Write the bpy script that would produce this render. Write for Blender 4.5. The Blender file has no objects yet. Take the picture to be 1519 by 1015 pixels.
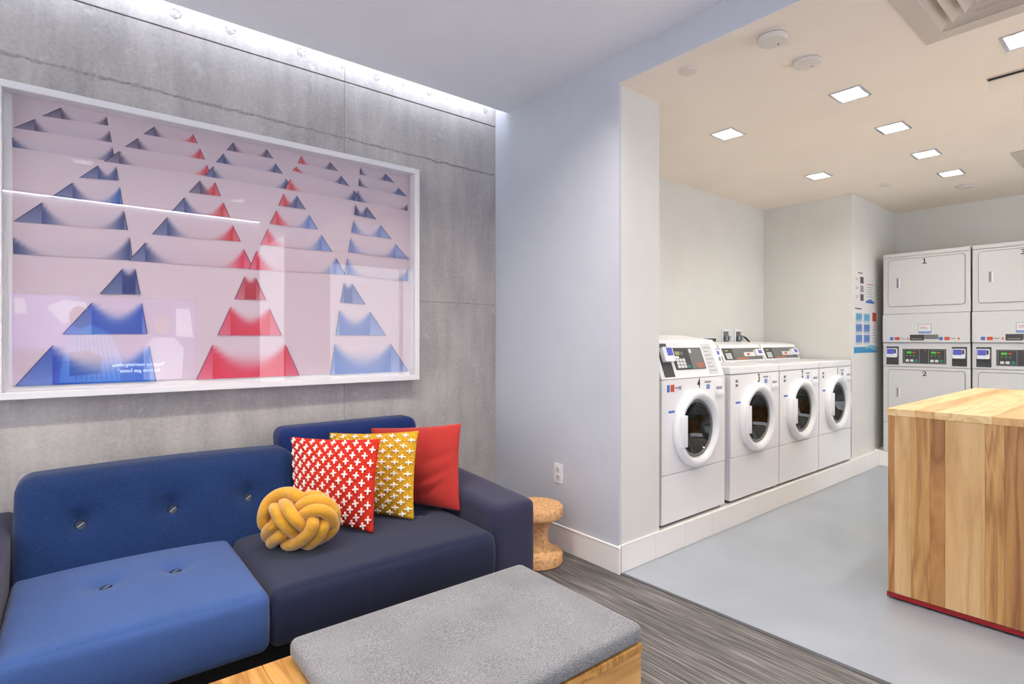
import bpy, bmesh, math, random
from mathutils import Vector, Matrix
random.seed(7)
sc = bpy.context.scene
COL = sc.collection
R = math.radians
def lin(c):
    return tuple(((x/255)/12.92 if x/255 <= .04045 else ((x/255+.055)/1.055)**2.4) for x in c)

# ------------------------------------------------------------------ camera
FPX, CX, CY, CAMH, YAW = 814.9, 759.5, 505.5, 1.27, R(51.53)
cam_d = bpy.data.cameras.new('camera')
cam_d.sensor_width = 36.0
cam_d.lens = FPX/1519*36
cam_d.shift_y = (CY-507.5)/1519
cam_d.clip_start = .02
cam = bpy.data.objects.new('camera', cam_d); COL.objects.link(cam)
cam.location = (0, 0, CAMH)
cam.rotation_euler = (R(90), 0, YAW-R(90))
sc.camera = cam
FW = Vector((math.cos(YAW), math.sin(YAW), 0)); RT = Vector((math.sin(YAW), -math.cos(YAW), 0)); UP = Vector((0, 0, 1))
def at_depth(u, v, d):
    return Vector((0, 0, CAMH)) + (FW + RT*((u-CX)/FPX) + UP*((CY-v)/FPX))*d
def on_y(u, v, y):
    d = FW + RT*((u-CX)/FPX) + UP*((CY-v)/FPX)
    return Vector((0, 0, CAMH)) + d*(y/d.y)

# ------------------------------------------------------------------ world, exposure
w = bpy.data.worlds.new('world'); sc.world = w; w.use_nodes = True
bg = w.node_tree.nodes['Background']
bg.inputs[0].default_value = (.93, .96, 1, 1); bg.inputs[1].default_value = 1.7
vs = sc.view_settings
vs.view_transform = 'Standard'; vs.look = 'None'; vs.exposure = 1.0; vs.gamma = 1.0; vs.use_curve_mapping = False

COVE_E, DOWN_E, LDOWN_E, BACK_E, TV_E = 18, 98, 450, 10, 2.3

# laundry frame: its walls stand one degree off the lounge's
TH = R(1.0); LO = Vector((2.316, 1.98, 0))
def L(x, y, z=0):
    c, s = math.cos(TH), math.sin(TH)
    return Vector((LO.x+c*x-s*y, LO.y+s*x+c*y, z))

# ------------------------------------------------------------------ materials
MATS = {}
def nodes(name):
    m = bpy.data.materials.new(name); m.use_nodes = True
    nt = m.node_tree; b = nt.nodes['Principled BSDF']
    MATS[name] = m
    return m, nt, b
def coords(nt, scale=(1, 1, 1), rot=(0, 0, 0)):
    t = nt.nodes.new('ShaderNodeTexCoord'); mp = nt.nodes.new('ShaderNodeMapping')
    nt.links.new(t.outputs['Object'], mp.inputs[0]); mp.inputs['Scale'].default_value = scale; mp.inputs['Rotation'].default_value = rot
    return mp.outputs[0]
def noise(nt, vec, scale, detail=4, rough=.55, dist=0):
    n = nt.nodes.new('ShaderNodeTexNoise'); nt.links.new(vec, n.inputs['Vector'])
    n.inputs['Scale'].default_value = scale; n.inputs['Detail'].default_value = detail
    n.inputs['Roughness'].default_value = rough; n.inputs['Distortion'].default_value = dist
    return n.outputs['Fac']
def ramp(nt, fac, stops):
    r = nt.nodes.new('ShaderNodeValToRGB'); nt.links.new(fac, r.inputs[0])
    e = r.color_ramp.elements
    while len(e) < len(stops): e.new(.5)
    for k, (p, c) in enumerate(stops):
        e[k].position = p; e[k].color = (*lin(c), 1)
    return r.outputs[0]
def mix(nt, fac, a, b, mode='MIX'):
    n = nt.nodes.new('ShaderNodeMix'); n.data_type = 'RGBA'; n.blend_type = mode
    for s, v in ((n.inputs[0], fac), (n.inputs[6], a), (n.inputs[7], b)):
        if hasattr(v, 'node'): nt.links.new(v, s)
        else: s.default_value = v
    return n.outputs[2]
def bump(nt, b, h, strength, dist=.01):
    n = nt.nodes.new('ShaderNodeBump'); n.inputs['Strength'].default_value = strength; n.inputs['Distance'].default_value = dist
    nt.links.new(h, n.inputs['Height']); nt.links.new(n.outputs[0], b.inputs['Normal'])
def plain(name, rgb, rough=.5, metal=0, spec=.5, var=0, vs=30, bmp=0, bs=400, bd=.002):
    m, nt, b = nodes(name)
    b.inputs['Base Color'].default_value = (*lin(rgb), 1); b.inputs['Roughness'].default_value = rough
    b.inputs['Metallic'].default_value = metal; b.inputs['Specular IOR Level'].default_value = spec
    v = coords(nt)
    if var:
        f = noise(nt, v, vs)
        lo = tuple(max(0, x*(1-var)) for x in rgb); hi = tuple(min(255, x*(1+var)) for x in rgb)
        nt.links.new(ramp(nt, f, [(.3, lo), (.7, hi)]), b.inputs['Base Color'])
    if bmp: bump(nt, b, noise(nt, v, bs, 3), bmp, bd)
    return m
def emit(name, rgb, e):
    m, nt, b = nodes(name)
    b.inputs['Base Color'].default_value = (0, 0, 0, 1)
    b.inputs['Emission Color'].default_value = (*lin(rgb), 1); b.inputs['Emission Strength'].default_value = e
    return m

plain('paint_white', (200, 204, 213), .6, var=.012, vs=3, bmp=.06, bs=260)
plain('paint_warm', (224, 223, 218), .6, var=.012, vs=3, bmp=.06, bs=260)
plain('ceil_grey', (243, 245, 250), .8, var=.01, vs=2)
plain('ceil_warm', (247, 235, 221), .75, var=.01, vs=2)
plain('trim_white', (246, 245, 243), .35)
plain('tile_white', (246, 243, 240), .3)
plain('enamel', (240, 240, 242), .28, spec=.5)
plain('enamel2', (214, 214, 217), .32)
plain('plastic_white', (238, 239, 242), .3)
plain('gap', (70, 70, 72), .7)
plain('enamel_dryer', (214, 213, 213), .32)
plain('black', (18, 18, 20), .5)
plain('charcoal', (62, 62, 64), .45, var=.08, vs=200)
plain('panel_grey', (112, 113, 112), .5)
plain('reader_blue', (90, 95, 200), .3)
plain('lcd', (150, 170, 90), .3)
plain('key_grey', (222, 224, 224), .4)
plain('green', (40, 130, 110), .4)
plain('led_green', (90, 200, 60), .4)
plain('orange', (215, 100, 55), .5)
plain('logo_blue', (70, 110, 190), .4)
plain('logo_red', (205, 75, 50), .4)
plain('print_grey', (150, 150, 155), .5)
plain('print_blue', (120, 150, 205), .5)
plain('print_teal', (130, 185, 205), .5)
plain('print_deep', (65, 145, 195), .5)
plain('print_dark', (85, 70, 80), .5)
plain('paper', (226, 224, 224), .6)
plain('steel', (150, 152, 156), .3, metal=1)
plain('drum', (120, 120, 122), .35, metal=1, var=.3, vs=18)
plain('silver', (205, 208, 214), .25, metal=.8)
plain('red_metal', (140, 10, 18), .35)
plain('device_white', (224, 216, 207), .5)
plain('vent_warm', (208, 196, 184), .55)
plain('ink', (35, 35, 38), .6)
plain('frame_white', (232, 231, 232), .35)
plain('floor_grey', (156, 163, 172), .3, var=.03, vs=2.2, bmp=.03, bs=60)
plain('strip_metal', (92, 92, 98), .35, metal=.4)
plain('sofa_base', (20, 20, 24), .8)
plain('yellow_velvet', (206, 148, 24), .8, var=.06, vs=30, bmp=.15, bs=500)
MATS['yellow_velvet'].node_tree.nodes['Principled BSDF'].inputs['Sheen Weight'].default_value = .5
plain('white_yarn', (240, 234, 226), .9, bmp=.3, bs=500)
plain('led_cove', (255, 255, 255)); plain('button_dark', (24, 30, 48), .3); plain('button_thread', (130, 150, 165), .5)
emit('led_cove', (236, 242, 255), COVE_E)
emit('lamp_warm', (255, 249, 237), DOWN_E)
emit('lamp_white', (255, 243, 231), LDOWN_E)
emit('led_back', (240, 244, 255), BACK_E)

def fabric(name, rgb, var=.10, sc_=(1, 1, 1), ns=380, bmp=.35, rough=.95, sheen=.15):
    m, nt, b = nodes(name)
    v = coords(nt, sc_)
    f = noise(nt, v, ns, 2, .7); g = noise(nt, coords(nt), 5, 3)
    lo = tuple(max(0, x*(1-var*1.6)) for x in rgb); hi = tuple(min(255, x*(1+var*1.6)) for x in rgb)
    c = ramp(nt, f, [(.3, lo), (.7, hi)])
    c = mix(nt, .18, c, ramp(nt, g, [(.3, lo), (.7, hi)]))
    nt.links.new(c, b.inputs['Base Color']); b.inputs['Roughness'].default_value = rough
    b.inputs['Specular IOR Level'].default_value = .15; b.inputs['Sheen Weight'].default_value = sheen
    bump(nt, b, f, bmp, .0025)
    return m
fabric('fab_back_left', (23, 44, 84), .14, (.35, .35, 1.6), 260)
fabric('fab_back_right', (19, 39, 90), .12, (.35, .35, 1.6), 260)
fabric('fab_seat_left', (60, 86, 138), .07)
fabric('fab_seat_right', (31, 37, 60), .10)
fabric('fab_arm', (50, 50, 73), .10)
fabric('fab_red', (176, 54, 48), .06)
fabric('felt_grey', (116, 117, 120), .22, (1, 1, 1), 300, .4)
def knit(name, rgb, sx, sz):
    m, nt, b = nodes(name)
    v = coords(nt)
    f = noise(nt, v, 160, 2)
    lo = tuple(x*.78 for x in rgb); hi = tuple(min(255, x*1.12) for x in rgb)
    nt.links.new(ramp(nt, f, [(.3, lo), (.7, hi)]), b.inputs['Base Color'])
    b.inputs['Roughness'].default_value = .95; b.inputs['Specular IOR Level'].default_value = .1
    bump(nt, b, f, .8, .006)
knit('knit_red', (205, 52, 38), 1, 1); knit('knit_yellow', (214, 164, 44), 1, 1)

def wood(name, a, b_, c, axis='x', ring=9, rough=.42, stretch=.09):
    m, nt, b = nodes(name)
    s = [1, 1, 1]; s['xyz'.index(axis)] = stretch
    t = nt.nodes.new('ShaderNodeTexCoord'); oi = nt.nodes.new('ShaderNodeObjectInfo')
    ad = nt.nodes.new('ShaderNodeVectorMath'); ad.operation = 'ADD'
    sc2 = nt.nodes.new('ShaderNodeVectorMath'); sc2.operation = 'SCALE'
    cmb = nt.nodes.new('ShaderNodeCombineXYZ')
    for k in range(3): nt.links.new(oi.outputs['Random'], cmb.inputs[k])
    nt.links.new(cmb.outputs[0], sc2.inputs[0]); sc2.inputs['Scale'].default_value = 37
    nt.links.new(t.outputs['Object'], ad.inputs[0]); nt.links.new(sc2.outputs[0], ad.inputs[1])
    mp = nt.nodes.new('ShaderNodeMapping'); mp.inputs['Scale'].default_value = s
    nt.links.new(ad.outputs[0], mp.inputs[0]); v = mp.outputs[0]
    n1 = noise(nt, v, ring, 3, .5, .6)
    mm = nt.nodes.new('ShaderNodeMath'); mm.operation = 'MULTIPLY'; nt.links.new(n1, mm.inputs[0]); mm.inputs[1].default_value = 14
    fr = nt.nodes.new('ShaderNodeMath'); fr.operation = 'PINGPONG'; nt.links.new(mm.outputs[0], fr.inputs[0]); fr.inputs[1].default_value = 1
    col = ramp(nt, fr.outputs[0], [(0, a), (.55, b_), (1, c)])
    fine = noise(nt, v, 160, 3, .6)
    col = mix(nt, .22, col, ramp(nt, fine, [(.3, tuple(x*.8 for x in b_)), (.7, a)]))
    nt.links.new(col, b.inputs['Base Color']); b.inputs['Roughness'].default_value = rough
    bump(nt, b, fine, .08, .002)
wood('oak_table', (206, 160, 90), (186, 134, 64), (150, 98, 44), 'y')
wood('oak_side', (222, 176, 106), (200, 150, 84), (168, 116, 60), 'x')
wood('ash_light', (220, 184, 134), (210, 170, 116), (194, 152, 98), 'z', 6)
wood('ash_mid', (206, 162, 104), (190, 142, 84), (154, 106, 58), 'z', 9)
wood('ash_dark', (188, 138, 84), (170, 118, 68), (130, 86, 48), 'z', 9)
wood('top_light', (236, 208, 158), (228, 194, 138), (210, 172, 112), 'x', 7)
wood('top_mid', (222, 182, 124), (208, 164, 106), (180, 134, 80), 'x', 7)

def concrete():
    m, nt, b = nodes('concrete')
    v = coords(nt); vst = coords(nt, (1, 1, .16))
    a = noise(nt, v, 2.4, 8, .62); s = noise(nt, vst, 9, 6, .65); f = noise(nt, v, 60, 4, .7)
    c = ramp(nt, a, [(.32, (146, 142, 140)), (.5, (172, 167, 164)), (.68, (196, 191, 187))])
    c = mix(nt, .45, c, ramp(nt, s, [(.34, (140, 136, 135)), (.66, (202, 196, 192))]))
    c = mix(nt, .25, c, ramp(nt, f, [(.3, (150, 147, 146)), (.7, (216, 212, 207))]))
    # pale mineral blotches and small pits
    p = noise(nt, v, 14, 5, .7, .3)
    pr = nt.nodes.new('ShaderNodeValToRGB'); nt.links.new(p, pr.inputs[0]); pr.color_ramp.elements[0].position = .60; pr.color_ramp.elements[1].position = .90
    c = mix(nt, pr.outputs[0], c, (*lin((216, 215, 213)), 1))
    vo = nt.nodes.new('ShaderNodeTexVoronoi'); nt.links.new(v, vo.inputs['Vector']); vo.inputs['Scale'].default_value = 26
    pit = nt.nodes.new('ShaderNodeValToRGB'); nt.links.new(vo.outputs['Distance'], pit.inputs[0])
    pit.color_ramp.elements[0].position = .03; pit.color_ramp.elements[0].color = (.45, .45, .45, 1)
    pit.color_ramp.elements[1].position = .08; pit.color_ramp.elements[1].color = (1, 1, 1, 1)
    c = mix(nt, .6, c, pit.outputs[0], 'MULTIPLY')
    nt.links.new(c, b.inputs['Base Color']); b.inputs['Roughness'].default_value = .75
    bump(nt, b, f, .25, .004)
concrete()
def carpet():
    m, nt, b = nodes('woven_floor')
    v = coords(nt, (1, .02, 1), (0, 0, R(4)))
    a = noise(nt, v, 150, 3, .6)
    v2 = coords(nt, (1, .05, 1), (0, 0, R(4))); d = noise(nt, v2, 40, 4, .6)
    br = nt.nodes.new('ShaderNodeTexBrick'); nt.links.new(coords(nt, (1, 1, 1), (0, 0, R(94))), br.inputs['Vector'])
    br.inputs['Scale'].default_value = 1; br.inputs['Brick Width'].default_value = 1.0; br.inputs['Row Height'].default_value = .25
    br.inputs['Mortar Size'].default_value = 0; br.inputs['Color1'].default_value = (*lin((80, 78, 78)), 1); br.inputs['Color2'].default_value = (*lin((100, 98, 97)), 1)
    c = ramp(nt, a, [(.38, (30, 29, 30)), (.5, (80, 77, 76)), (.62, (158, 153, 150))])
    c = mix(nt, .3, c, ramp(nt, d, [(.35, (38, 36, 37)), (.65, (140, 136, 133))]))
    c = mix(nt, .18, c, br.outputs['Color'])
    nt.links.new(c, b.inputs['Base Color']); b.inputs['Roughness'].default_value = .6
    bump(nt, b, a, .4, .003)
carpet()
def cork():
    m, nt, b = nodes('cork'); v = coords(nt)
    vo = nt.nodes.new('ShaderNodeTexVoronoi'); nt.links.new(v, vo.inputs['Vector']); vo.inputs['Scale'].default_value = 95
    c = ramp(nt, vo.outputs['Color'], [(.1, (206, 150, 98)), (.45, (228, 178, 122)), (.9, (240, 196, 144))])
    n = noise(nt, v, 55, 4)
    c = mix(nt, .5, c, ramp(nt, n, [(.36, (160, 106, 62)), (.47, (222, 170, 116)), (.7, (240, 194, 142))]))
    nt.links.new(c, b.inputs['Base Color']); b.inputs['Roughness'].default_value = .85
    bump(nt, b, n, .5, .004)
cork()
def glazing(name, tint=(1, 1, 1), k=1.0):
    m = bpy.data.materials.new(name); m.use_nodes = True; nt = m.node_tree
    nt.nodes.remove(nt.nodes['Principled BSDF']); out = nt.nodes['Material Output']
    tr = nt.nodes.new('ShaderNodeBsdfTransparent'); tr.inputs[0].default_value = (*tint, 1)
    gl = nt.nodes.new('ShaderNodeBsdfGlossy'); gl.inputs['Roughness'].default_value = .0
    # thin sheet: the same reflectance from either side
    ge = nt.nodes.new('ShaderNodeNewGeometry'); dt = nt.nodes.new('ShaderNodeVectorMath'); dt.operation = 'DOT_PRODUCT'
    nt.links.new(ge.outputs['Normal'], dt.inputs[0]); nt.links.new(ge.outputs['Incoming'], dt.inputs[1])
    src = dt.outputs['Value']
    for op, val in (('ABSOLUTE', None), ('SUBTRACT', 1), ('POWER', 5), ('MULTIPLY', .92), ('ADD', .08*k)):
        n = nt.nodes.new('ShaderNodeMath'); n.operation = op
        if op == 'SUBTRACT': n.inputs[0].default_value = 1; nt.links.new(src, n.inputs[1])
        else:
            nt.links.new(src, n.inputs[0])
            if val is not None: n.inputs[1].default_value = val
        src = n.outputs[0]; mu = n
    mu.use_clamp = True
    mx = nt.nodes.new('ShaderNodeMixShader')
    nt.links.new(mu.outputs[0], mx.inputs[0]); nt.links.new(tr.outputs[0], mx.inputs[1]); nt.links.new(gl.outputs[0], mx.inputs[2])
    nt.links.new(mx.outputs[0], out.inputs[0]); MATS[name] = m
glazing('picture_glass', k=1.0); glazing('window_glass'); glazing('door_glass', (.35, .35, .36))
def vcol(name, rough=.6, em=0):
    m, nt, b = nodes(name)
    a = nt.nodes.new('ShaderNodeAttribute'); a.attribute_name = 'Col'
    if em:
        b.inputs['Base Color'].default_value = (0, 0, 0, 1); nt.links.new(a.outputs['Color'], b.inputs['Emission Color']); b.inputs['Emission Strength'].default_value = em
    else:
        nt.links.new(a.outputs['Color'], b.inputs['Base Color'])
    b.inputs['Roughness'].default_value = rough
vcol('art_print'); vcol('tv_picture', em=TV_E)

# ------------------------------------------------------------------ mesh helpers
class MB:
    def __init__(s): s.v = []; s.f = []; s.m = []; s.cur = 0
    def add(s, vs, fs):
        o = len(s.v); s.v += [tuple(p) for p in vs]; s.f += [tuple(i+o for i in f) for f in fs]; s.m += [s.cur]*len(fs); return s
    def box(s, x0, x1, y0, y1, z0, z1, b=0, seg=2, M=None):
        bm = bmesh.new(); bmesh.ops.create_cube(bm, size=1)
        for v in bm.verts: v.co = Vector(((x0+x1)/2+v.co.x*(x1-x0), (y0+y1)/2+v.co.y*(y1-y0), (z0+z1)/2+v.co.z*(z1-z0)))
        if b:
            b = min(b, .45*min(abs(x1-x0), abs(y1-y0), abs(z1-z0)))
            bmesh.ops.bevel(bm, geom=bm.edges[:], offset=b, segments=seg, affect='EDGES', profile=.5)
        return s.bm(bm, M)
    def bm(s, bm, M=None):
        bm.verts.index_update()
        vs = [(M @ v.co if M else v.co.copy()) for v in bm.verts]; fs = [[v.index for v in f.verts] for f in bm.faces]
        bm.free(); return s.add(vs, fs)
    def lathe(s, prof, n=32, M=None, cap=True):
        vs = []; fs = []
        for r, z in prof:
            for k in range(n):
                a = 2*math.pi*k/n; vs.append(Vector((r*math.cos(a), r*math.sin(a), z)))
        for i in range(len(prof)-1):
            for k in range(n):
                k2 = (k+1) % n; fs.append((i*n+k, i*n+k2, (i+1)*n+k2, (i+1)*n+k))
        if cap:
            fs.append(tuple(range(n))[::-1]); fs.append(tuple((len(prof)-1)*n+k for k in range(n)))
        if M: vs = [M @ v for v in vs]
        return s.add(vs, fs)
    def tube(s, pts, r, n=10, round_ends=True):
        pts = [Vector(p) for p in pts]
        if round_ends:
            rr = [r]*len(pts)
            d0 = (pts[0]-pts[1]).normalized(); d1 = (pts[-1]-pts[-2]).normalized()
            P = [pts[0]+d0*r, pts[0]+d0*r*.86, pts[0]+d0*r*.5]+pts+[pts[-1]+d1*r*.5, pts[-1]+d1*r*.86, pts[-1]+d1*r]
            Rr = [r*.02, r*.5, r*.86]+rr+[r*.86, r*.5, r*.02]
        else: P = pts; Rr = [r]*len(pts)
        vs = []; fs = []; up = None
        for i, p in enumerate(P):
            t = (P[min(i+1, len(P)-1)]-P[max(i-1, 0)]).normalized()
            if up is None: up = t.orthogonal().normalized()
            up = (up-t*up.dot(t)).normalized(); sd = t.cross(up)
            for k in range(n):
                a = 2*math.pi*k/n; vs.append(p+(up*math.cos(a)+sd*math.sin(a))*Rr[i])
        for i in range(len(P)-1):
            for k in range(n):
                k2 = (k+1) % n; fs.append((i*n+k, i*n+k2, (i+1)*n+k2, (i+1)*n+k))
        fs.append(tuple(range(n))[::-1]); fs.append(tuple((len(P)-1)*n+k for k in range(n)))
        return s.add(vs, fs)
    def rrect(s, x0, x1, z0, z1, y0, y1, r, n=6, M=None):
        """slab with rounded corners in xz, front at y0"""
        pts = []
        for cx, cz, a0 in ((x1-r, z1-r, 0), (x0+r, z1-r, 90), (x0+r, z0+r, 180), (x1-r, z0+r, 270)):
            for k in range(n+1):
                a = R(a0+90*k/n); pts.append((cx+r*math.cos(a), cz+r*math.sin(a)))
        N = len(pts)
        vs = [Vector((x, y0, z)) for x, z in pts]+[Vector((x, y1, z)) for x, z in pts]
        if M: vs = [M @ v for v in vs]
        return s.add(vs, [tuple(range(N)), tuple(range(N, 2*N))[::-1]]+[(i, i+N, (i+1) % N+N, (i+1) % N) for i in range(N)])
    def make(s, name, mats, parent=None, smooth=False, origin=None):
        me = bpy.data.meshes.new(name)
        o = Vector(origin) if origin else Vector((0, 0, 0))
        me.from_pydata([tuple(Vector(v)-o) for v in s.v], [], s.f)
        if isinstance(mats, str): mats = [mats]
        for m in mats: me.materials.append(MATS[m])
        me.polygons.foreach_set('material_index', s.m)
        bm = bmesh.new(); bm.from_mesh(me); bmesh.ops.recalc_face_normals(bm, faces=bm.faces[:]); bm.to_mesh(me); bm.free()
        if smooth:
            me.polygons.foreach_set('use_smooth', [True]*len(me.polygons))
            if smooth != 'all': me.set_sharp_from_angle(angle=R(smooth if smooth is not True else 40))
        ob = bpy.data.objects.new(name, me); COL.objects.link(ob); ob.location = o
        if parent: ob.parent = parent
        return ob
def tag(o, label=None, cat=None, group=None, kind=None):
    if label: o['label'] = label
    if cat: o['category'] = cat
    if group: o['group'] = group
    if kind: o['kind'] = kind
    return o
def thing(name, label, cat, loc=(0, 0, 0), rz=0, group=None):
    o = bpy.data.objects.new(name, None); COL.objects.link(o); o.location = loc; o.rotation_euler = (0, 0, rz); o.empty_display_size = .1
    return tag(o, label, cat, group)
def struct(mb, name, mat, laundry=False, smooth=False):
    o = mb.make(name, mat, smooth=smooth)
    if laundry: o.location = LO; o.rotation_euler = (0, 0, TH)
    return tag(o, kind='structure')
def copy_tree(o, parent=None):
    c = o.copy(); COL.objects.link(c); c.parent = parent
    for ch in o.children: copy_tree(ch, c)
    return c
def text(name, body, size, mat, M, parent=None, ext=.0006, align='CENTER'):
    cu = bpy.data.curves.new(name, 'FONT'); cu.body = body; cu.size = size; cu.extrude = ext; cu.align_x = align; cu.align_y = 'CENTER'; cu.offset = size*.012
    tmp = bpy.data.objects.new(name, cu); COL.objects.link(tmp)
    dg = bpy.context.evaluated_depsgraph_get(); me = bpy.data.meshes.new_from_object(tmp.evaluated_get(dg)); bpy.data.objects.remove(tmp)
    me.name = name; me.transform(M); me.materials.clear(); me.materials.append(MATS[mat])
    ob = bpy.data.objects.new(name, me); COL.objects.link(ob)
    if parent: ob.parent = parent
    return ob
def soft(x0, x1, y0, y1, z0, z1, r, n=22, fn=None):
    """rounded block with dense skin; fn(Vector, u, v, w) moves points (u,v,w in -1..1)"""
    mb = MB(); c = Vector(((x0+x1)/2, (y0+y1)/2, (z0+z1)/2)); h = Vector((x1-x0, y1-y0, z1-z0))/2
    idx = {}; vs = []; fs = []
    def key(p): return (round(p[0], 5), round(p[1], 5), round(p[2], 5))
    def res(d): return max(6, min(64, int(n*d/.5)))
    N = [res(2*h.x), res(2*h.y), res(2*h.z)]
    # denser near the edges
    def ticks(m, hh):
        out = []
        for i in range(m+1):
            t = -1+2*i/m; out.append(math.sin(t*math.pi/2)*.55+t*.45)
        return out
    T = [ticks(N[k], h[k]) for k in range(3)]
    def vert(q):
        k = key(q)
        if k in idx: return idx[k]
        p = Vector((q[0]*h.x, q[1]*h.y, q[2]*h.z))
        inner = Vector((max(-h.x+r, min(h.x-r, p.x)), max(-h.y+r, min(h.y-r, p.y)), max(-h.z+r, min(h.z-r, p.z))))
        d = p-inner
        if d.length > 1e-7: p = inner+d.normalized()*r*(1 if d.length > r*.999 else 1) if max(abs(d.x), abs(d.y), abs(d.z)) >= r*.999 else inner+d
        p = p+c
        if fn: p = fn(p, *q)
        idx[k] = len(vs); vs.append(p); return idx[k]
    for ax in range(3):
        a, b = [(1, 2), (0, 2), (0, 1)][ax]
        for sgn in (-1, 1):
            for i in range(N[a]):
                for j in range(N[b]):
                    quad = []
                    for (ii, jj) in ((i, j), (i+1, j), (i+1, j+1), (i, j+1)):
                        q = [0, 0, 0]; q[ax] = sgn; q[a] = T[a][ii]; q[b] = T[b][jj]; quad.append(vert(tuple(q)))
                    fs.append(tuple(quad))
    mb.add(vs, fs); return mb
def sheet_holes(x0, x1, y0, y1, z, t, holes):
    """flat slab split so that the holes stay open"""
    xs = sorted({x0, x1, *[h[0] for h in holes], *[h[1] for h in holes]}); ys = sorted({y0, y1, *[h[2] for h in holes], *[h[3] for h in holes]})
    mb = MB()
    for i in range(len(xs)-1):
        run = None
        for j in range(len(ys)-1):
            cx, cy = (xs[i]+xs[i+1])/2, (ys[j]+ys[j+1])/2
            inside = any(h[0] < cx < h[1] and h[2] < cy < h[3] for h in holes)
            if not inside:
                if run is None: run = ys[j]
            if run is not None and (inside or j == len(ys)-2):
                mb.box(xs[i], xs[i+1], run, ys[j] if inside else ys[j+1], z, z+t); run = None
    return mb

# ================================================================== STRUCTURE
XL, YB = -2.6, -1.55            # left wall, back wall of the lounge
XW, YW = 2.316, 3.102           # white wall plane, concrete plane
ZC, ZL = 2.828, 2.668           # ceilings
ZTOP = 3.05
# floors
def poly(name, pts, z, mat):
    mb = MB(); n = len(pts)
    mb.add([(x, y, z) for x, y in pts]+[(x, y, z-.06) for x, y in pts], [tuple(range(n)), tuple(range(n, 2*n))[::-1]]+[(i, i+n, (i+1) % n+n, (i+1) % n) for i in range(n)])
    return struct(mb, name, mat)
jx = .012
poly('floor', [(XL, -4), (L(jx, -6).x, -4), tuple(L(jx, 0))[:2], (XW+.012, 1.98), (XW+.012, YW), (XL, YW)], 0, 'woven_floor')
mb = MB().box(jx, 4.8, -4.2, .95, -.06, -.001); struct(mb, 'floor_laundry', 'floor_grey', True)
mb = MB().box(jx-.012, jx+.012, -4.2, -.014, -.02, .004, .002); struct(mb, 'trim_1', 'strip_metal', True)

# concrete wall: cast panels with recessed joints
wall = tag(MB().box(XL, XW, YW+.012, YW+.2, 0, ZTOP).make('wall_back', 'gap'), kind='structure')
xs = [XL, -1.4, -.02, 1.222, XW]; g = .0022
zs = [0, 1.521, 2.776, ZTOP]
xcuts = {0: [XL, -1.4, 1.222, XW], 1: [XL, -1.4, 1.222, XW], 2: [XL, -1.4, 1.222, XW]}
for j in range(3):
    xc = xcuts[j]
    for i in range(len(xc)-1):
        gl, gr = (.0008, .0008)
        pn = MB().box(xc[i]+gl, xc[i+1]-gr, YW-(.004 if j == 2 else 0), YW+.03, zs[j]+(.0008 if j == 1 else 0), zs[j+1]-(.004 if j == 1 else .0008), .0012, 1)
        pn.make('concrete_panel', 'concrete', wall)
# tie holes in the upper band and rough pour line
def torus(R0, r, n=24, m=8, jag=0):
    vs = []; fs = []
    for i in range(n):
        a = 2*math.pi*i/n; rr = R0*(1+jag*math.sin(3*a+1)+jag*.6*math.sin(7*a))
        for k in range(m):
            t = 2*math.pi*k/m; vs.append(((rr+r*math.cos(t))*math.cos(a), r*.5*math.sin(t), (rr+r*math.cos(t))*math.sin(a)))
    for i in range(n):
        for k in range(m): fs.append((i*m+k, ((i+1) % n)*m+k, ((i+1) % n)*m+(k+1) % m, i*m+(k+1) % m))
    return vs, fs
plain('concrete_dark', (156, 154, 152), .9, var=.15, vs=60)
for k, (x, z, r) in enumerate([(-.21, 2.86, .02), (.379, 2.857, .021), (.62, 2.862, .02), (.977, 2.863, .021), (1.21, 2.855, .008), (1.419, 2.857, .017), (1.60, 2.868, .010), (1.78, 2.866, .017), (1.92, 2.866, .008), (2.229, 2.866, .015)]):
    mb = MB(); vs_, fs_ = torus(r, r*.3, jag=.12); mb.add([(x+a, YW-.0045+b, z+c) for a, b, c in vs_], fs_)
    mb.lathe([(r*.8, -.001), (r*.7, .003)], 16, Matrix.Translation((x, YW-.004, z)) @ Matrix.Rotation(R(90), 4, 'X'))
    mb.make('tie_hole', 'concrete_dark', wall, True)
# rough pour line: an uneven shallow ridge
mb = MB(); random.seed(3)
pts = []
x = XL
while x < XW-.01:
    zz = 2.470-.014*(x+.2) + random.uniform(-.003, .003)
    pts.append((x, zz)); x += .035
for (xa, za), (xb, zb) in zip(pts[:-1], pts[1:]):
    t = random.uniform(.006, .014)
    mb.add([(xa, YW-.0006, za-t), (xb, YW-.0006, zb-t), (xb, YW-.003, zb), (xa, YW-.003, za), (xb, YW-.0006, zb+t*.5), (xa, YW-.0006, za+t*.5)], [(0, 1, 2, 3), (3, 2, 4, 5)])
mb.make('pour_line', 'concrete_dark', wall)

# white wall with the opening to the laundry, header, return
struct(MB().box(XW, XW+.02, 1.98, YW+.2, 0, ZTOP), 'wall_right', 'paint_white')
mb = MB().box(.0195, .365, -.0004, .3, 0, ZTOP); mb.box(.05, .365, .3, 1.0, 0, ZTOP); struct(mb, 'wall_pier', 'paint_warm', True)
# header over the opening (lounge side white)
mb = MB().box(-.0005, .12, -4.2, .02, ZL+.002, ZTOP); struct(mb, 'wall_header', 'paint_white', True)
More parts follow.
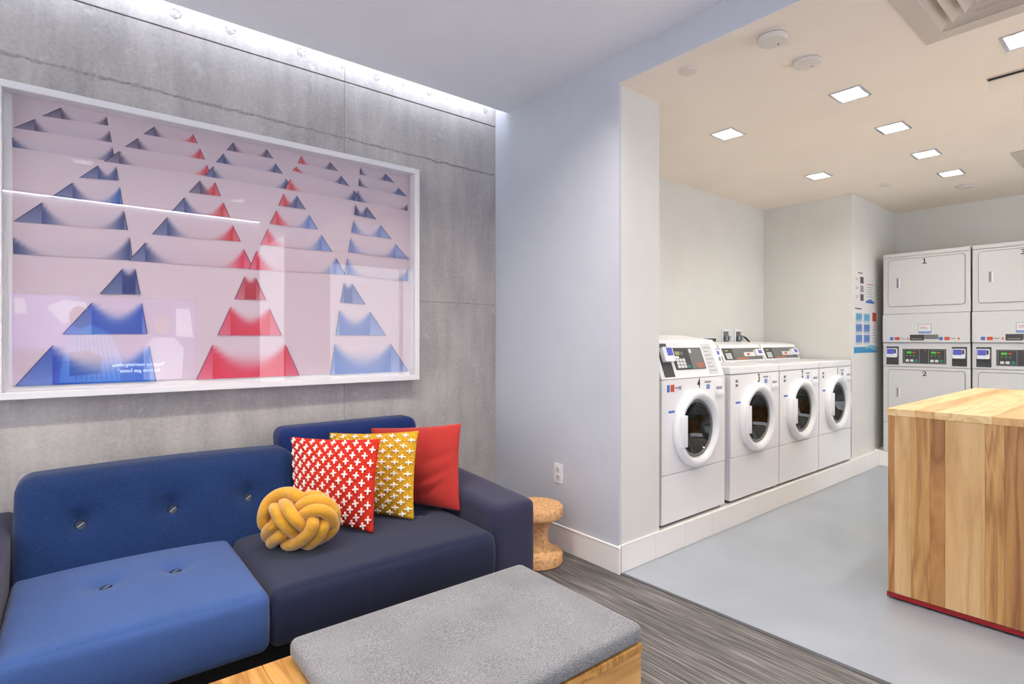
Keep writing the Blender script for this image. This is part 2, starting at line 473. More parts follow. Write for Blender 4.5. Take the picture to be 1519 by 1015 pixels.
# white skin of the wall on the lounge side keeps the corner crisp
# ceilings
LD = [(.72, 1.75), (-.5, 1.75), (.05, .0), (-1.5, .3), (1.62, 1.62), (1.4, -.6)]     # lounge downlights
hs = .07
mb = sheet_holes(XL, 1.9, -4, 2.963, ZC, .08, [(x-hs, x+hs, y-hs, y+hs) for x, y in LD])
mb.box(1.9, XW+.1, -4, 2.963, ZC, ZC+.08)
struct(mb, 'ceiling', 'ceil_grey')
struct(MB().box(XL, XW, 2.963-.02, 2.963, ZC+.08, ZTOP), 'trim_2', 'paint_white')
struct(MB().box(XL-.2, XW+.4, -4.2, YW+.3, ZTOP, ZTOP+.1), 'ceiling_slab', 'paint_white')
DL = [(1.112, -.752), (1.873, -.745), (2.656, -.735), (3.389, -.73), (1.138, .004), (2.618, .006), (1.09, -1.49), (1.87, -1.48), (2.65, -1.47), (.45, -2.3), (1.9, -2.4), (3.3, -2.3)]
VENTS = [(.262, .806, -1.725, -1.181), (3.10, 3.70, -1.74, -1.139)]
holes = [(x-.082, x+.082, y-.07, y+.07) for x, y in DL]+[(a+.075, b-.075, c+.075, d-.075) for a, b, c, d in VENTS]
mb = sheet_holes(-.0003, 4.8, -4.2, .0, ZL, .02, [(a, b, c, min(d, 0)) for a, b, c, d in holes if c < 0])
mb2 = sheet_holes(.03, 4.8, .0, .95, ZL, .02, [(a, b, max(c, 0), d) for a, b, c, d in holes if d > 0]); mb.add(mb2.v, mb2.f); struct(mb, 'ceiling_laundry', 'ceil_warm', True)
struct(MB().box(.12, 4.8, -4.2, .95, ZTOP, ZTOP+.1), 'ceiling_laundry_slab', 'paint_warm', True)
# laundry walls
struct(MB().box(.365, 3.48, .888, 1.0, 0, ZTOP), 'wall_alcove', 'paint_warm', True)
struct(MB().box(3.465, 4.9, .04, 1.0, 0, ZTOP), 'wall_far_pier', 'paint_warm', True)
struct(MB().box(4.757, 4.9, -4.2, .04, 0, ZTOP), 'wall_far', 'paint_warm', True)
mb = MB().box(0, .6, -4.3, -4.2, 0, ZTOP); mb.box(4.3, 4.9, -4.3, -4.2, 0, ZTOP); mb.box(.6, 4.3, -4.3, -4.2, 0, .3); mb.box(.6, 4.3, -4.3, -4.2, 2.5, ZTOP)
struct(mb, 'wall_laundry_front', 'paint_warm', True)
wf = MB()
for xx in (.6, 1.82, 3.04, 4.25): wf.box(xx, xx+.05, -4.28, -4.22, .3, 2.5)
wf.box(.6, 4.3, -4.28, -4.22, .3, .35); wf.box(.6, 4.3, -4.28, -4.22, 2.45, 2.5)
wo = struct(wf, 'added_window_2', 'frame_white', True)  # out-of-view window, added so fill daylight reaches the laundry ceiling and walls
for xx in (.65, 1.87, 3.09): MB().box(xx, xx+1.17, -4.253, -4.247, .35, 2.45).make('pane', 'window_glass', wo)
# plinth with tile facing
pl = MB().box(.3, 3.47, .006, .9, 0, .138); pl.box(3.4, 4.76, .006, .06, 0, .145); pl.box(4.083, 4.76, -2.6, .05, 0, .158)
plo = struct(pl, 'plinth', 'tile_white', True)
x = .015
while x < 4.07:
    x2 = min(x+.305, 4.075)
    MB().box(x+.0008, x2-.0008, -.006, .006, .001, .148, .0008, 1).make('tile', 'tile_white', plo); x = x2
y = -.006
while y > -2.5:
    MB().box(4.071, 4.083, y-.303, y, .001, .158, .002, 1).make('tile', 'tile_white', plo); y -= .305
# baseboard on lounge wall
mb = MB().box(XW-.013, XW, 1.966, YW-.001, 0, .141, .002, 1); mb.box(XW-.016, XW, 1.963, YW-.001, .141, .148, .002, 1)
struct(mb, 'baseboard_right', 'trim_white')
mb = MB().box(-.012, .37, -.008, .0, .148, .153, .001, 1); struct(mb, 'trim_3', 'trim_white', True)
# rest of the lounge behind the camera, plus a window added for daylight
mb = MB().box(XL, 1.87, YB-.15, YB, 0, ZC); struct(mb, 'wall_front', 'paint_white')
mb = MB().box(XL-.15, XL, YB-.15, 3.3, 0, .25); mb.box(XL-.15, XL, YB-.15, 3.3, 2.5, ZTOP); mb.box(XL-.15, XL, YB-.15, -1.2, .25, 2.5); mb.box(XL-.15, XL, 2.9, 3.3, .25, 2.5)
struct(mb, 'wall_left', 'paint_white')
wf = MB()
for yy in (-1.2, .15, 1.5, 2.85): wf.box(XL-.1, XL-.04, yy, yy+.05, .25, 2.5)
wf.box(XL-.1, XL-.04, -1.2, 2.9, .25, .3); wf.box(XL-.1, XL-.04, -1.2, 2.9, 2.45, 2.5)
wo = struct(wf, 'added_window_1', 'frame_white')  # unseen window added to the left wall to give the lounge soft daylight
for yy in (-1.15, .2, 1.55): MB().box(XL-.075, XL-.069, yy, yy+1.3, .3, 2.45).make('pane', 'window_glass', wo)
struct(MB().box(1.87, 2.35, -4.3, -4.15, 0, ZTOP), 'wall_corridor', 'paint_white')
struct(MB().box(1.72, 1.87, -4.2, YB-.15, 0, ZTOP), 'wall_corridor_side', 'paint_white')

# ------------------------------------------------------------------ lights the place has
t = thing('cove_light', 'white linear LED strip hidden in the ceiling slot above the concrete wall', 'light', (-.1, 2.97, 2.93))
MB().box(-2.4, 2.38, -.006, .0, -.012, .02, .002, 1).make('channel', 'silver', t)
MB().box(-2.4, 2.38, .0, .004, -.008, .014).make('diffuser', 'led_cove', t)
t = thing('wall_washer_light', 'white linear LED line along the top of the wall behind the viewer', 'light', (.6, YB, 2.80))
MB().box(-1.25, 1.26, 0, .03, .002, .026, .002, 1).make('channel', 'silver', t)
MB().box(-1.25, 1.26, .004, .026, -.006, .002).make('diffuser', 'led_back', t)

def downlight(x, y, zc, hx, hy, label, lamp, laundry, group):
    loc = L(x, y, zc) if laundry else Vector((x, y, zc))
    t = thing('recessed_downlight', label, 'light', loc, TH if laundry else 0, group)
    e = .012
    tr = MB()
    for a in ((-hx-e, hx+e, -hy-e, -hy+.004), (-hx-e, hx+e, hy-.004, hy+e), (-hx-e, -hx+.004, -hy+.004, hy-.004), (hx-.004, hx+e, -hy+.004, hy-.004)):
        tr.box(a[0], a[1], a[2], a[3], -.004, .0, .001, 1)
    tr.make('trim_ring', 'silver', t)
    d = .055; k = .66
    v = [(-hx, -hy, 0), (hx, -hy, 0), (hx, hy, 0), (-hx, hy, 0), (-hx*k, -hy*k, d), (hx*k, -hy*k, d), (hx*k, hy*k, d), (-hx*k, hy*k, d)]
    MB().add(v, [(0, 1, 5, 4), (1, 2, 6, 5), (2, 3, 7, 6), (3, 0, 4, 7)]).make('reflector', 'silver', t)
    MB().box(-hx*k, hx*k, -hy*k, hy*k, d-.004, d+.004).make('lamp', lamp, t)
    return t
names = ['first from the pier in the front row', 'second in the front row', 'third in the front row', 'fourth and farthest in the front row',
         'over the nearest washer', 'over the far washers', 'beside the large ceiling vent']
for i, (x, y) in enumerate(DL):
    lab = 'square recessed downlight in the laundry ceiling, ' + (names[i] if i < 7 else ['out of view over the worktable', 'out of view over the dryers', 'out of view near the opening', 'out of view mid room', 'out of view far corner'][i-7])
    downlight(x, y, ZL, .082, .07, lab, 'lamp_warm', True, 'laundry downlights')
for i, (x, y) in enumerate(LD):
    lab = 'square recessed downlight in the grey lounge ceiling, ' + ['above the wooden bench', 'left of the bench', 'right above the viewer', 'by the television', 'by the laundry opening', 'behind the viewer'][i]
    downlight(x, y, ZC, hs, hs, lab, 'lamp_white', False, 'lounge downlights')

# ================================================================== FRAMED PRINT
YF, YP, YG = 3.015, 3.088, 3.028
xr = on_y(622.5, 400, YF).x; xl = on_y(4.5, 400, YF).x-.034
zt = on_y(622.3, 251.6, YF).z; zb = on_y(622.8, 563.5, YF).z
art = thing('framed_print', 'large white box frame with a pink print of blue and red folded triangles', 'picture', ((xl+xr)/2, YW, zb))
ao = Vector(((xl+xr)/2, YW, zb))
fw_ = .03
def rail(a, b, c, d): MB().box(a-ao.x, b-ao.x, YF-ao.y, YW-.0005-ao.y, c-ao.z, d-ao.z, .002, 1).make('frame_rail', 'frame_white', art)
rail(xl, xr, zt-fw_, zt); rail(xl, xr, zb, zb+fw_); rail(xl, xl+fw_, zb+fw_, zt-fw_); rail(xr-fw_, xr, zb+fw_, zt-fw_)
MB().box(xl+fw_-ao.x, xr-fw_-ao.x, YP+.003-ao.y, YW-.002-ao.y, zb+fw_-ao.z, zt-fw_-ao.z).make('backing_board', 'frame_white', art)
MB().add([(xl+fw_-ao.x, YG-ao.y, zb+fw_-ao.z), (xr-fw_-ao.x, YG-ao.y, zb+fw_-ao.z), (xr-fw_-ao.x, YG-ao.y, zt-fw_-ao.z), (xl+fw_-ao.x, YG-ao.y, zt-fw_-ao.z)], [(0, 1, 2, 3)]).make('glazing', 'picture_glass', art)
# the print: flat coloured shapes
PV, PF, PC = [], [], []
def pp(q): p = on_y(q[0], q[1], YP); return (p.x, p.z)
def paint(pts, cols, lay):
    o = len(PV)
    for (x, z), c in zip(pts, cols): PV.append((x-ao.x, YP-lay-ao.y, z-ao.z)); PC.append((*lin(c), 1))
    PF.append(tuple(range(o, o+len(pts))))
x0, x1, z0, z1 = xl+fw_+.002, xr-fw_-.002, zb+fw_+.002, zt-fw_-.002
# plain margin sheet is part of the print: pink field slightly deeper towards the top (print tone)
def lerp(a, b, t): return tuple(a[k]+(b[k]-a[k])*t for k in range(3))
TOPC, BOTC = (206, 188, 197), (210, 192, 202)
px0, px1 = pp((19, 400))[0], pp((607.5, 400))[0]
pzt, pzb = pp((607, 256))[1]+.02, pp((607.5, 550.5))[1]
NB = 14
for i in range(NB):
    a, b = i/NB, (i+1)/NB
    za, zb_ = pzb+(pzt-pzb)*a, pzb+(pzt-pzb)*b
    ca, cb = lerp(BOTC, TOPC, a), lerp(BOTC, TOPC, b)
    paint([(px0, za), (px1, za), (px1, zb_), (px0, zb_)], [ca, ca, cb, cb], 0)
def bgc(z): return lerp(BOTC, TOPC, max(0, min(1, (z-pzb)/(pzt-pzb))))
A_, B_, C_, D_ = (0, 100), (300, 150), (0, 360), (300, 360)
def q(base, x, y): return (base[0]+x/3.903, base[1]+y/3.903)
PUR, NAVY, BLU, RED, LBL, DRED = (62, 52, 84), (44, 58, 112), (26, 74, 160), (196, 30, 44), (92, 116, 182), (206, 26, 62)
S = [
 # L, apexL, apexR, R, colL, colR
 (q(A_, 240, 282), q(A_, 353, 233), q(A_, 618, 285), q(A_, 628, 338), PUR, PUR),
 (q(A_, 77, 350), q(A_, 200, 300), q(A_, 635, 368), q(A_, 648, 435), PUR, PUR),
 (q(A_, 70, 462), q(A_, 70, 405), q(A_, 652, 463), q(A_, 665, 548), NAVY, NAVY),
 (q(A_, 828, 387), q(A_, 893, 343), q(A_, 1118, 387), q(A_, 1145, 442), PUR, RED),
 (q(A_, 722, 460), q(A_, 797, 410), q(A_, 1158, 470), q(A_, 1187, 535), PUR, RED),
 (q(A_, 600, 545), q(A_, 690, 485), q(A_, 1198, 565), q(A_, 1228, 634), PUR, RED),
 (q(B_, 140, 285), q(B_, 180, 238), q(B_, 373, 278), q(B_, 412, 335), PUR, PUR),
 (q(B_, 78, 355), q(B_, 123, 305), q(B_, 425, 362), q(B_, 467, 422), NAVY, NAVY),
 (q(B_, 12, 435), q(B_, 60, 378), q(B_, 487, 452), q(B_, 530, 518), NAVY, NAVY),
 (q(B_, 552, 360), q(B_, 573, 317), q(B_, 740, 353), q(B_, 787, 408), RED, PUR),
 (q(B_, 520, 403), q(B_, 545, 380), q(B_, 803, 433), q(B_, 853, 495), RED, NAVY),
 (q(B_, 475, 510), q(B_, 508, 453), q(B_, 880, 518), q(B_, 933, 587), RED, NAVY),
 (q(B_, 910, 425), q(B_, 915, 387), q(B_, 1060, 420), q(B_, 1113, 475), NAVY, NAVY),
 (q(B_, 903, 492), q(B_, 908, 445), q(B_, 1135, 502), q(B_, 1187, 555), NAVY, NAVY),
 (q(B_, 880, 578), q(B_, 900, 520), q(B_, 1188, 600), q(B_, 1190, 637), NAVY, PUR),
 (q(A_, 458, 640), q(A_, 567, 568), q(A_, 673, 577), q(A_, 688, 657), NAVY, NAVY),
 (q(A_, 290, 755), q(A_, 420, 668), q(A_, 695, 695), q(A_, 712, 795), NAVY, BLU),
 (q(A_, 77, 892), q(A_, 242, 783), q(A_, 718, 833), q(A_, 740, 943), NAVY, NAVY),
 (q(C_, 75, 65), q(C_, 75, -30), q(C_, 752, -30), q(C_, 768, 102), NAVY, NAVY),
 (q(A_, 1090, 725), q(A_, 1157, 655), q(A_, 1245, 665), q(A_, 1280, 748), PUR, RED),
 (q(A_, 990, 838), q(A_, 1067, 752), q(A_, 1293, 782), q(A_, 1332, 868), NAVY, RED),
 (q(A_, 878, 967), q(A_, 967, 868), q(A_, 1348, 915), q(A_, 1393, 1010), NAVY, RED),
 (q(C_, 745, 103), q(C_, 840, 0), q(C_, 1412, 38), q(C_, 1470, 155), NAVY, DRED),
 (q(B_, 440, 605), q(B_, 470, 537), q(B_, 547, 548), q(B_, 598, 628), RED, NAVY),
 (q(B_, 390, 712), q(B_, 428, 632), q(B_, 618, 658), q(B_, 668, 745), RED, LBL),
 (q(B_, 335, 832), q(B_, 378, 740), q(B_, 690, 775), q(B_, 752, 873), DRED, LBL),
 (q(B_, 268, 975), q(B_, 313, 868), q(B_, 775, 910), q(B_, 828, 1005), DRED, LBL),
 (q(B_, 878, 660), q(B_, 885, 600), q(B_, 950, 613), q(B_, 1008, 688), NAVY, NAVY),
 (q(B_, 863, 762), q(B_, 875, 690), q(B_, 1030, 718), q(B_, 1095, 800), LBL, LBL),
 (q(B_, 845, 875), q(B_, 858, 793), q(B_, 1118, 828), q(B_, 1195, 918), LBL, LBL),
 (q(D_, 822, 183), q(D_, 838, 93), q(D_, 1190, 150), q(D_, 1193, 225), LBL, LBL),
 (q(C_, 577, 298), q(C_, 707, 152), q(C_, 785, 152), q(C_, 812, 300), (24, 46, 112), (24, 46, 112)),
 (q(C_, 362, 530), q(C_, 530, 348), q(C_, 822, 352), q(C_, 853, 528), BLU, BLU),
 (q(C_, 85, 833), q(C_, 303, 595), q(C_, 865, 597), q(C_, 905, 803), (20, 70, 165), (40, 100, 190)),
 (q(D_, 185, 328), q(D_, 245, 197), q(D_, 310, 203), q(D_, 370, 333), (168, 26, 48), (168, 26, 48)),
 (q(D_, 87, 537), q(D_, 162, 373), q(D_, 390, 382), q(D_, 460, 537), DRED, DRED),
 (q(C_, 1135, 793), q(C_, 1230, 592), q(D_, 482, 590), q(D_, 562, 770), DRED, DRED),
 (q(D_, 797, 347), q(D_, 818, 232), q(D_, 867, 238), q(D_, 943, 358), (66, 84, 150), (66, 84, 150)),
 (q(D_, 770, 535), q(D_, 793, 392), q(D_, 970, 400), q(D_, 1062, 537), LBL, LBL),
 (q(D_, 738, 765), q(D_, 765, 588), q(D_, 1090, 587), q(D_, 1192, 745), (80, 112, 185), (86, 116, 186)),
]
def ip(a, b, t): return (a[0]+(b[0]-a[0])*t, a[1]+(b[1]-a[1])*t)
for i, (Lp, Al, Ar, Rp, cl, cr) in enumerate(S):
    lay = .0006+.00012*i
    Lp, Al, Ar, Rp = map(pp, (Lp, Al, Ar, Rp))
    wd = Rp[0]-Lp[0]
    tl = max(.004, (Al[0]-Lp[0])/wd); tr = min(.996, (Ar[0]-Lp[0])/wd)
    fl, fr = ip(Lp, Rp, tl), ip(Lp, Rp, tr)
    hgt = max(Al[1]-fl[1], Ar[1]-fr[1], .02)
    n = 26; deep = i >= 31
    kk = hgt*(.95 if deep else .6)
    span = fr[0]-fl[0]
    NV = 7
    def ss(x): x = max(0, min(1, x)); return x*x*(3-2*x)
    for a in range(n):
        for b in range(NV):
            pts = []; cs = []
            for (s_, v_) in ((a/n, b/NV), ((a+1)/n, b/NV), ((a+1)/n, (b+1)/NV), (a/n, (b+1)/NV)):
                bt, tp = ip(fl, fr, s_), ip(Al, Ar, s_)
                p = ip(bt, tp, v_); pts.append(p)
                dl, dr = s_*span, (1-s_)*span
                wl, wr = math.exp(-(dl/kk)**1.2), math.exp(-(dr/kk)**1.2)
                wl *= ss((1.12*math.exp(-dl/(1.1*kk))-v_)/.38+.12*(1-dl/kk)); wr *= ss((1.12*math.exp(-dr/(1.1*kk))-v_)/.38+.12*(1-dr/kk))
                base = (.75*ss((.85-v_)/.85) if deep else .08*(1-v_))
                c = lerp(bgc(p[1]), lerp(cl, cr, s_), min(1, base))
                c = lerp(c, cl, min(1, wl)); c = lerp(c, cr, min(1, wr)); cs.append(c)
            paint(pts, cs, lay)
    lt, rt = lerp(cl, (214, 206, 222), .40), lerp(cr, (214, 206, 222), .40)
    if (Al[0]-Lp[0]) > .004: paint([Lp, fl, Al], [lt, lt, lerp(lt, cl, .8)], lay)
    if (Rp[0]-Ar[0]) > .004: paint([fr, Rp, Ar], [rt, rt, lerp(rt, cr, .8)], lay)
    dk = .0035
    if (Al[0]-Lp[0]) > .004: paint([Lp, (Lp[0]+dk, Lp[1]), (Al[0]+dk*.4, Al[1]-dk), Al], [lerp(cl, (20, 14, 40), .7)]*4, lay+.00006)
    if (Rp[0]-Ar[0]) > .004: paint([(Rp[0]-dk, Rp[1]), Rp, Ar, (Ar[0]-dk*.4, Ar[1]-dk)], [lerp(cr, (20, 14, 40), .7)]*4, lay+.00006)
me = bpy.data.meshes.new('print'); me.from_pydata(PV, [], PF)
ca = me.color_attributes.new('Col', 'FLOAT_COLOR', 'POINT')
for k, c in enumerate(PC): ca.data[k].color = c
me.materials.append(MATS['art_print']); po = bpy.data.objects.new('print', me); COL.objects.link(po); po.parent = art

# ================================================================== SOFA
SO = Vector((.77, 2.52, 0))
sofa = thing('sofa', 'long low sofa in mixed blue fabrics with buttoned cushions, against the concrete wall', 'sofa', SO)
def place(mb, name, mat, smooth='all'):
    o = mb.make(name, mat, sofa, smooth, origin=None); o.location = -SO; return o
def dimple(p, centres, axis, r, depth):
    for c in centres:
        d = (p-c); d[axis] = 0
        if d.length < r*3:
            k = depth*(math.exp(-(d.length/(r*.45))**2)*.5+math.exp(-(d.length/r)**2)*.5)
            p[axis] += k
    return p
BL = [Vector((.016, 0, .57)), Vector((.322, 0, .57)), Vector((.617, 0, .57))]
def fb(p, u, v, w_):
    p.z += .012*math.cos(u*1.4) - .006
    p.y += (p.z-.38)*.50
    if v < -.2:
        p.y -= .022*math.cos(u*math.pi/2)*math.cos(w_*math.pi/2)
        p = dimple(p, BL, 1, .072, .062)
    return p
bl = place(soft(-.183, .845, 2.60, 2.80, .33, .745, .058, 30, fb), 'backrest', 'fab_back_left'); bl['label'] = 'dark blue long backrest with three buttons'
def fb2(p, u, v, w_):
    p.y += (p.z-.38)*.20
    if v < -.2: p.y -= .015*math.cos(u*math.pi/2)*math.cos(w_*math.pi/2)
    return p
br_ = place(soft(.80, 1.575, 2.78, 2.96, .36, .825, .05, 26, fb2), 'backrest', 'fab_back_right'); br_['label'] = 'deep blue taller backrest behind the cushions'
SB = [Vector((.083, 2.375, 0)), Vector((.291, 2.382, 0))]; SB2 = [Vector((1.339, 2.425, 0))]
def fs1(c):
    def f(p, u, v, w_):
        if w_ > 0: 
            p.z += .028*math.cos(u*math.pi/2)**.5*max(0, math.cos(v*math.pi/2))**.6 if abs(u) < 1 and abs(v) < 1 else 0
            p = dimple(p, c, 2, .065, -.034)
        if v < 0: p.y -= .012*math.cos(w_*math.pi/2)
        return p
    return f
sl = place(soft(-.182, .524, 1.985, 2.74, .20, .408, .032, 34, fs1(SB)), 'seat', 'fab_seat_left'); sl['label'] = 'mid blue seat cushion with two buttons'
sr = place(soft(.526, 1.491, 1.985, 2.80, .20, .402, .036, 34, fs1(SB2)), 'seat', 'fab_seat_right'); sr['label'] = 'navy seat cushion'
def fa(p, u, v, w_):
    if w_ > .0: p.z += (p.y-2.0)*.062*max(0, (p.z-.2)/.3)
    return p
place(soft(1.493, 1.737, 2.0, 3.03, .07, .508, .032, 16, fa), 'armrest', 'fab_arm')
place(soft(-.43, -.185, 2.0, 3.03, .07, .515, .032, 16, fa), 'armrest', 'fab_arm')
MB().box(-.18, 1.49, 2.10, 2.95, .06, .21).make('base', 'sofa_base', sofa).location = -SO
for x in (-.36, 1.67):
    for y in (2.1, 2.92): MB().box(x-.03, x+.03, y-.03, y+.03, 0, .075, .004, 1).make('leg', 'sofa_base', sofa).location = -SO
def surf(ob, o, d):
    hit, loc, nrm, _ = ob.ray_cast(o, d); return loc, nrm
def button(par, o, d):
    bpy.context.view_layer.update()
    loc, nrm = surf(par, o, d)
    M = Matrix.Translation(loc) @ Vector((0, 0, 1)).rotation_difference(-d.normalized() if True else nrm).to_matrix().to_4x4()
    mb = MB(); mb.lathe([(.017, -.006), (.0195, .002), (.0195, .006), (.0165, .009), (.010, .0078), (.001, .0074)], 20, M)
    mb.cur = 1
    mb.box(-.013, .013, -.002, .002, .0065, .0102, .001, 1, M @ Matrix.Rotation(R(35), 4, 'Z'))
    b = mb.make('button', ['button_dark', 'button_thread'], par, True)
nb = Vector((0, .894, -.447))
for c in BL: button(bl, Vector((c.x, 2.3, .57+.19)), nb)
for c in SB: button(sl, Vector((c.x, c.y, .8)), Vector((0, 0, -1)))
for c in SB2: button(sr, Vector((c.x, c.y, .8)), Vector((0, 0, -1)))

# ------------------------------------------------------------------ pillows
def pillow(name, label, corners, T, mat, n=28, pinch=.05, cross=None, wrinkle=0):
    bl_, br2, tr_, tl_ = corners
    org = Vector(((bl_.x+br2.x)/2, (bl_.y+br2.y)/2, min(bl_.z, br2.z)))
    nrm = (br2-bl_).cross(tl_-bl_).normalized()      # towards the viewer
    if nrm.dot(FW) > 0: nrm = -nrm
    def P(u, v, side):
        pu, pv = u*(1-pinch*(1-v*v)*abs(u)), v*(1-pinch*(1-u*u)*abs(v))
        a, b = (pu+1)/2, (pv+1)/2
        p = bl_*(1-a)*(1-b)+br2*a*(1-b)+tr_*a*b+tl_*(1-a)*b
        t = T*((1-u*u)**.55)*((1-v*v)**.55)
        if wrinkle:
            for (cu, cv, su, sv, am) in ((.55, -.2, .9, .5, 1), (.45, -.55, .9, .6, .8), (.7, .25, .8, .35, .6), (.3, -.75, .7, .9, .6)):
                d = (u-cu)*(-sv)+(v-cv)*su; e = (u-cu)*su+(v-cv)*sv
                t -= wrinkle*am*math.exp(-(d/.05)**2)*math.exp(-(e/.4)**2)*((1-u*u)*(1-v*v))**.25
        return p+nrm*(t*side)-org
    mb = MB(); vs_ = []; fs_ = []; N = n+1
    tk = [math.sin((-1+2*i/n)*math.pi/2)*.5+(-1+2*i/n)*.5 for i in range(N)]
    for side in (1, -1):
        for j in range(N):
            for i in range(N): vs_.append(P(tk[i], tk[j], side))
    for s_ in range(2):
        o = s_*N*N
        for j in range(n):
            for i in range(n): fs_.append((o+j*N+i, o+j*N+i+1, o+(j+1)*N+i+1, o+(j+1)*N+i))
    mb.add(vs_, fs_)
    root = thing(name, label, 'cushion', org)
    cov = mb.make('cover', mat, root, 'all')
    bmx = bmesh.new(); bmx.from_mesh(cov.data); bmesh.ops.remove_doubles(bmx, verts=bmx.verts[:], dist=.0008); bmesh.ops.recalc_face_normals(bmx, faces=bmx.faces[:]); bmx.to_mesh(cov.data); bmx.free()
    return root, P, nrm
def stitches(root, P, nrm, cols, rows, w_, h_, th_):
    mb = MB(); mb.box(-w_/2, w_/2, -th_, th_, -.0035, .0035, .0015, 1); mb.box(-.0035, .0035, -th_-.0004, th_, -h_/2, h_/2, .0015, 1)
    proto = mb.make('cross_stitch', 'white_yarn', root); first = True
    for r_ in range(rows):
        for c in range(cols):
            u = -1+(2*(c+.5)+(1 if r_ % 2 else 0)-.5)/cols; v = -1+2*(r_+.5)/rows
            u *= .97; v *= .97
            if abs(u) > .965: continue
            p = P(u, v, 1); pu = P(u+.01, v, 1)-P(u-.01, v, 1); pv = P(u, v+.01, 1)-P(u, v-.01, 1)
            nz = pu.cross(pv).normalized()
            if nz.dot(nrm) < 0: nz = -nz
            ey = -nz; ez = pv.normalized(); ex = ey.cross(ez).normalized()
            M = Matrix((ex, ey, ez)).transposed().to_4x4(); M.translation = p+nz*.001
            o = proto if first else proto.copy()
            if not first: COL.objects.link(o)
            o.parent = root; first = False
            o.matrix_local = M @ Matrix.Rotation(random.uniform(-.12, .12), 4, 'Y')
    return
ZS = .432
def onz(u, v, z):
    d = FW+RT*((u-CX)/FPX)+UP*((CY-v)/FPX); return Vector((0, 0, CAMH))+d*((z-CAMH)/d.z)
AD = at_depth
r1, P1, n1 = pillow('cushion', 'plain red square cushion with wrinkles, leaning at the sofa arm', [AD(556, 745, 2.92), AD(683, 759, 2.70), AD(684, 628, 2.81), AD(550, 635, 2.99)], .068, 'fab_red', wrinkle=.02)
r2, P2, n2 = pillow('cushion', 'mustard yellow knitted cushion with white crosses, between two red cushions', [AD(492, 758, 2.72), AD(614, 772, 2.57), AD(621, 639, 2.68), AD(488, 642, 2.84)], .055, 'knit_yellow')
stitches(r2, P2, n2, 7, 15, .036, .024, .0045)
r3, P3, n3 = pillow('cushion', 'red knitted cushion with white crosses, behind the yellow knot cushion', [AD(436, 768, 2.53), AD(554, 792, 2.385), AD(564, 651, 2.50), AD(431, 648, 2.68)], .06, 'knit_red')
stitches(r3, P3, n3, 8, 13, .028, .032, .0045)

# ------------------------------------------------------------------ knot cushion
KD = 2.275
def kp(cx, cy, lay):
    r2_ = min(1, ((cx-580)/480)**2+((cy-550)/370)**2)
    return AD(370+cx/7.807, 700+cy/7.807, KD-.085*math.sqrt(1-r2_)-lay)
def spline(pts, n=7):
    P = [pts[0]]+pts+[pts[-1]]; out = []
    for i in range(1, len(P)-2):
        for k in range(n):
            t = k/n; a, b, c, d = P[i-1], P[i], P[i+1], P[i+2]
            out.append(.5*((2*b)+(c-a)*t+(2*a-5*b+4*c-d)*t*t+(3*b-a-3*c+d)*t**3))
    out.append(P[-2]); return out
ko = AD(444, 812, 2.25)
ko.z = .43
knot = thing('knot_cushion', 'mustard yellow velvet cushion tied as a knot on the sofa', 'cushion', ko)
STR = [
 [(215, 650, -.05), (165, 590, -.01), (172, 470, .0), (225, 350, .0), (330, 270, .0), (460, 245, .0), (560, 285, -.0), (640, 350, -.035), (690, 420, -.06)],
 [(350, 580, -.03), (285, 625, .005), (225, 675, .005), (205, 730, -.01), (250, 770, -.05)],
 [(450, 690, -.03), (370, 735, .012), (290, 785, .014), (262, 818, .01), (290, 810, -.03)],
 [(290, 400, -.04), (310, 460, .018), (370, 560, .026), (450, 650, .022), (540, 715, -.006), (600, 750, -.04)],
 [(400, 350, -.04), (435, 410, .02), (500, 510, .03), (580, 590, .026), (660, 650, -.005), (720, 690, -.04)],
 [(540, 470, -.04), (600, 400, .0), (700, 345, .012), (820, 335, .012), (930, 390, .008), (985, 480, .0), (975, 560, -.03)],
 [(560, 560, -.045), (620, 505, .004), (720, 450, .022), (840, 450, .024), (935, 510, .016), (955, 600, -.002), (900, 660, -.04)],
 [(720, 520, -.03), (738, 590, .03), (705, 690, .036), (620, 775, .034), (520, 835, .024), (440, 840, .01), (420, 800, -.04)],
 [(850, 540, -.03), (860, 620, .016), (825, 710, .02), (760, 790, .016), (680, 835, .0), (610, 805, -.05)],
 [(985, 560, -.02), (965, 650, -.008), (900, 720, -.012), (800, 780, -.04)],
 [(630, 310, -.05), (720, 285, -.02), (800, 300, -.02), (880, 350, -.05)],
]
for st in STR:
    MB().tube(spline([kp(*p) for p in st]), .0248, 16).make('strand', 'yellow_velvet', knot, 'all').location = -ko
# back of the knot: loops round the far side
kc = AD(444, 772, KD+.0)
for k, (ry, tilt) in enumerate(((.085, 0), (.085, 60), (.085, 120))):
    pts = []
    for a in range(0, 25):
        t = 2*math.pi*a/24; v = Matrix.Rotation(R(tilt), 3, FW) @ (RT*math.cos(t)*.115+FW*(.01+math.sin(t)*.05)); v.z *= .72
        pts.append(kc+v)
    MB().tube(pts, .03, 12, False).make('strand', 'yellow_velvet', knot, 'all').location = -ko

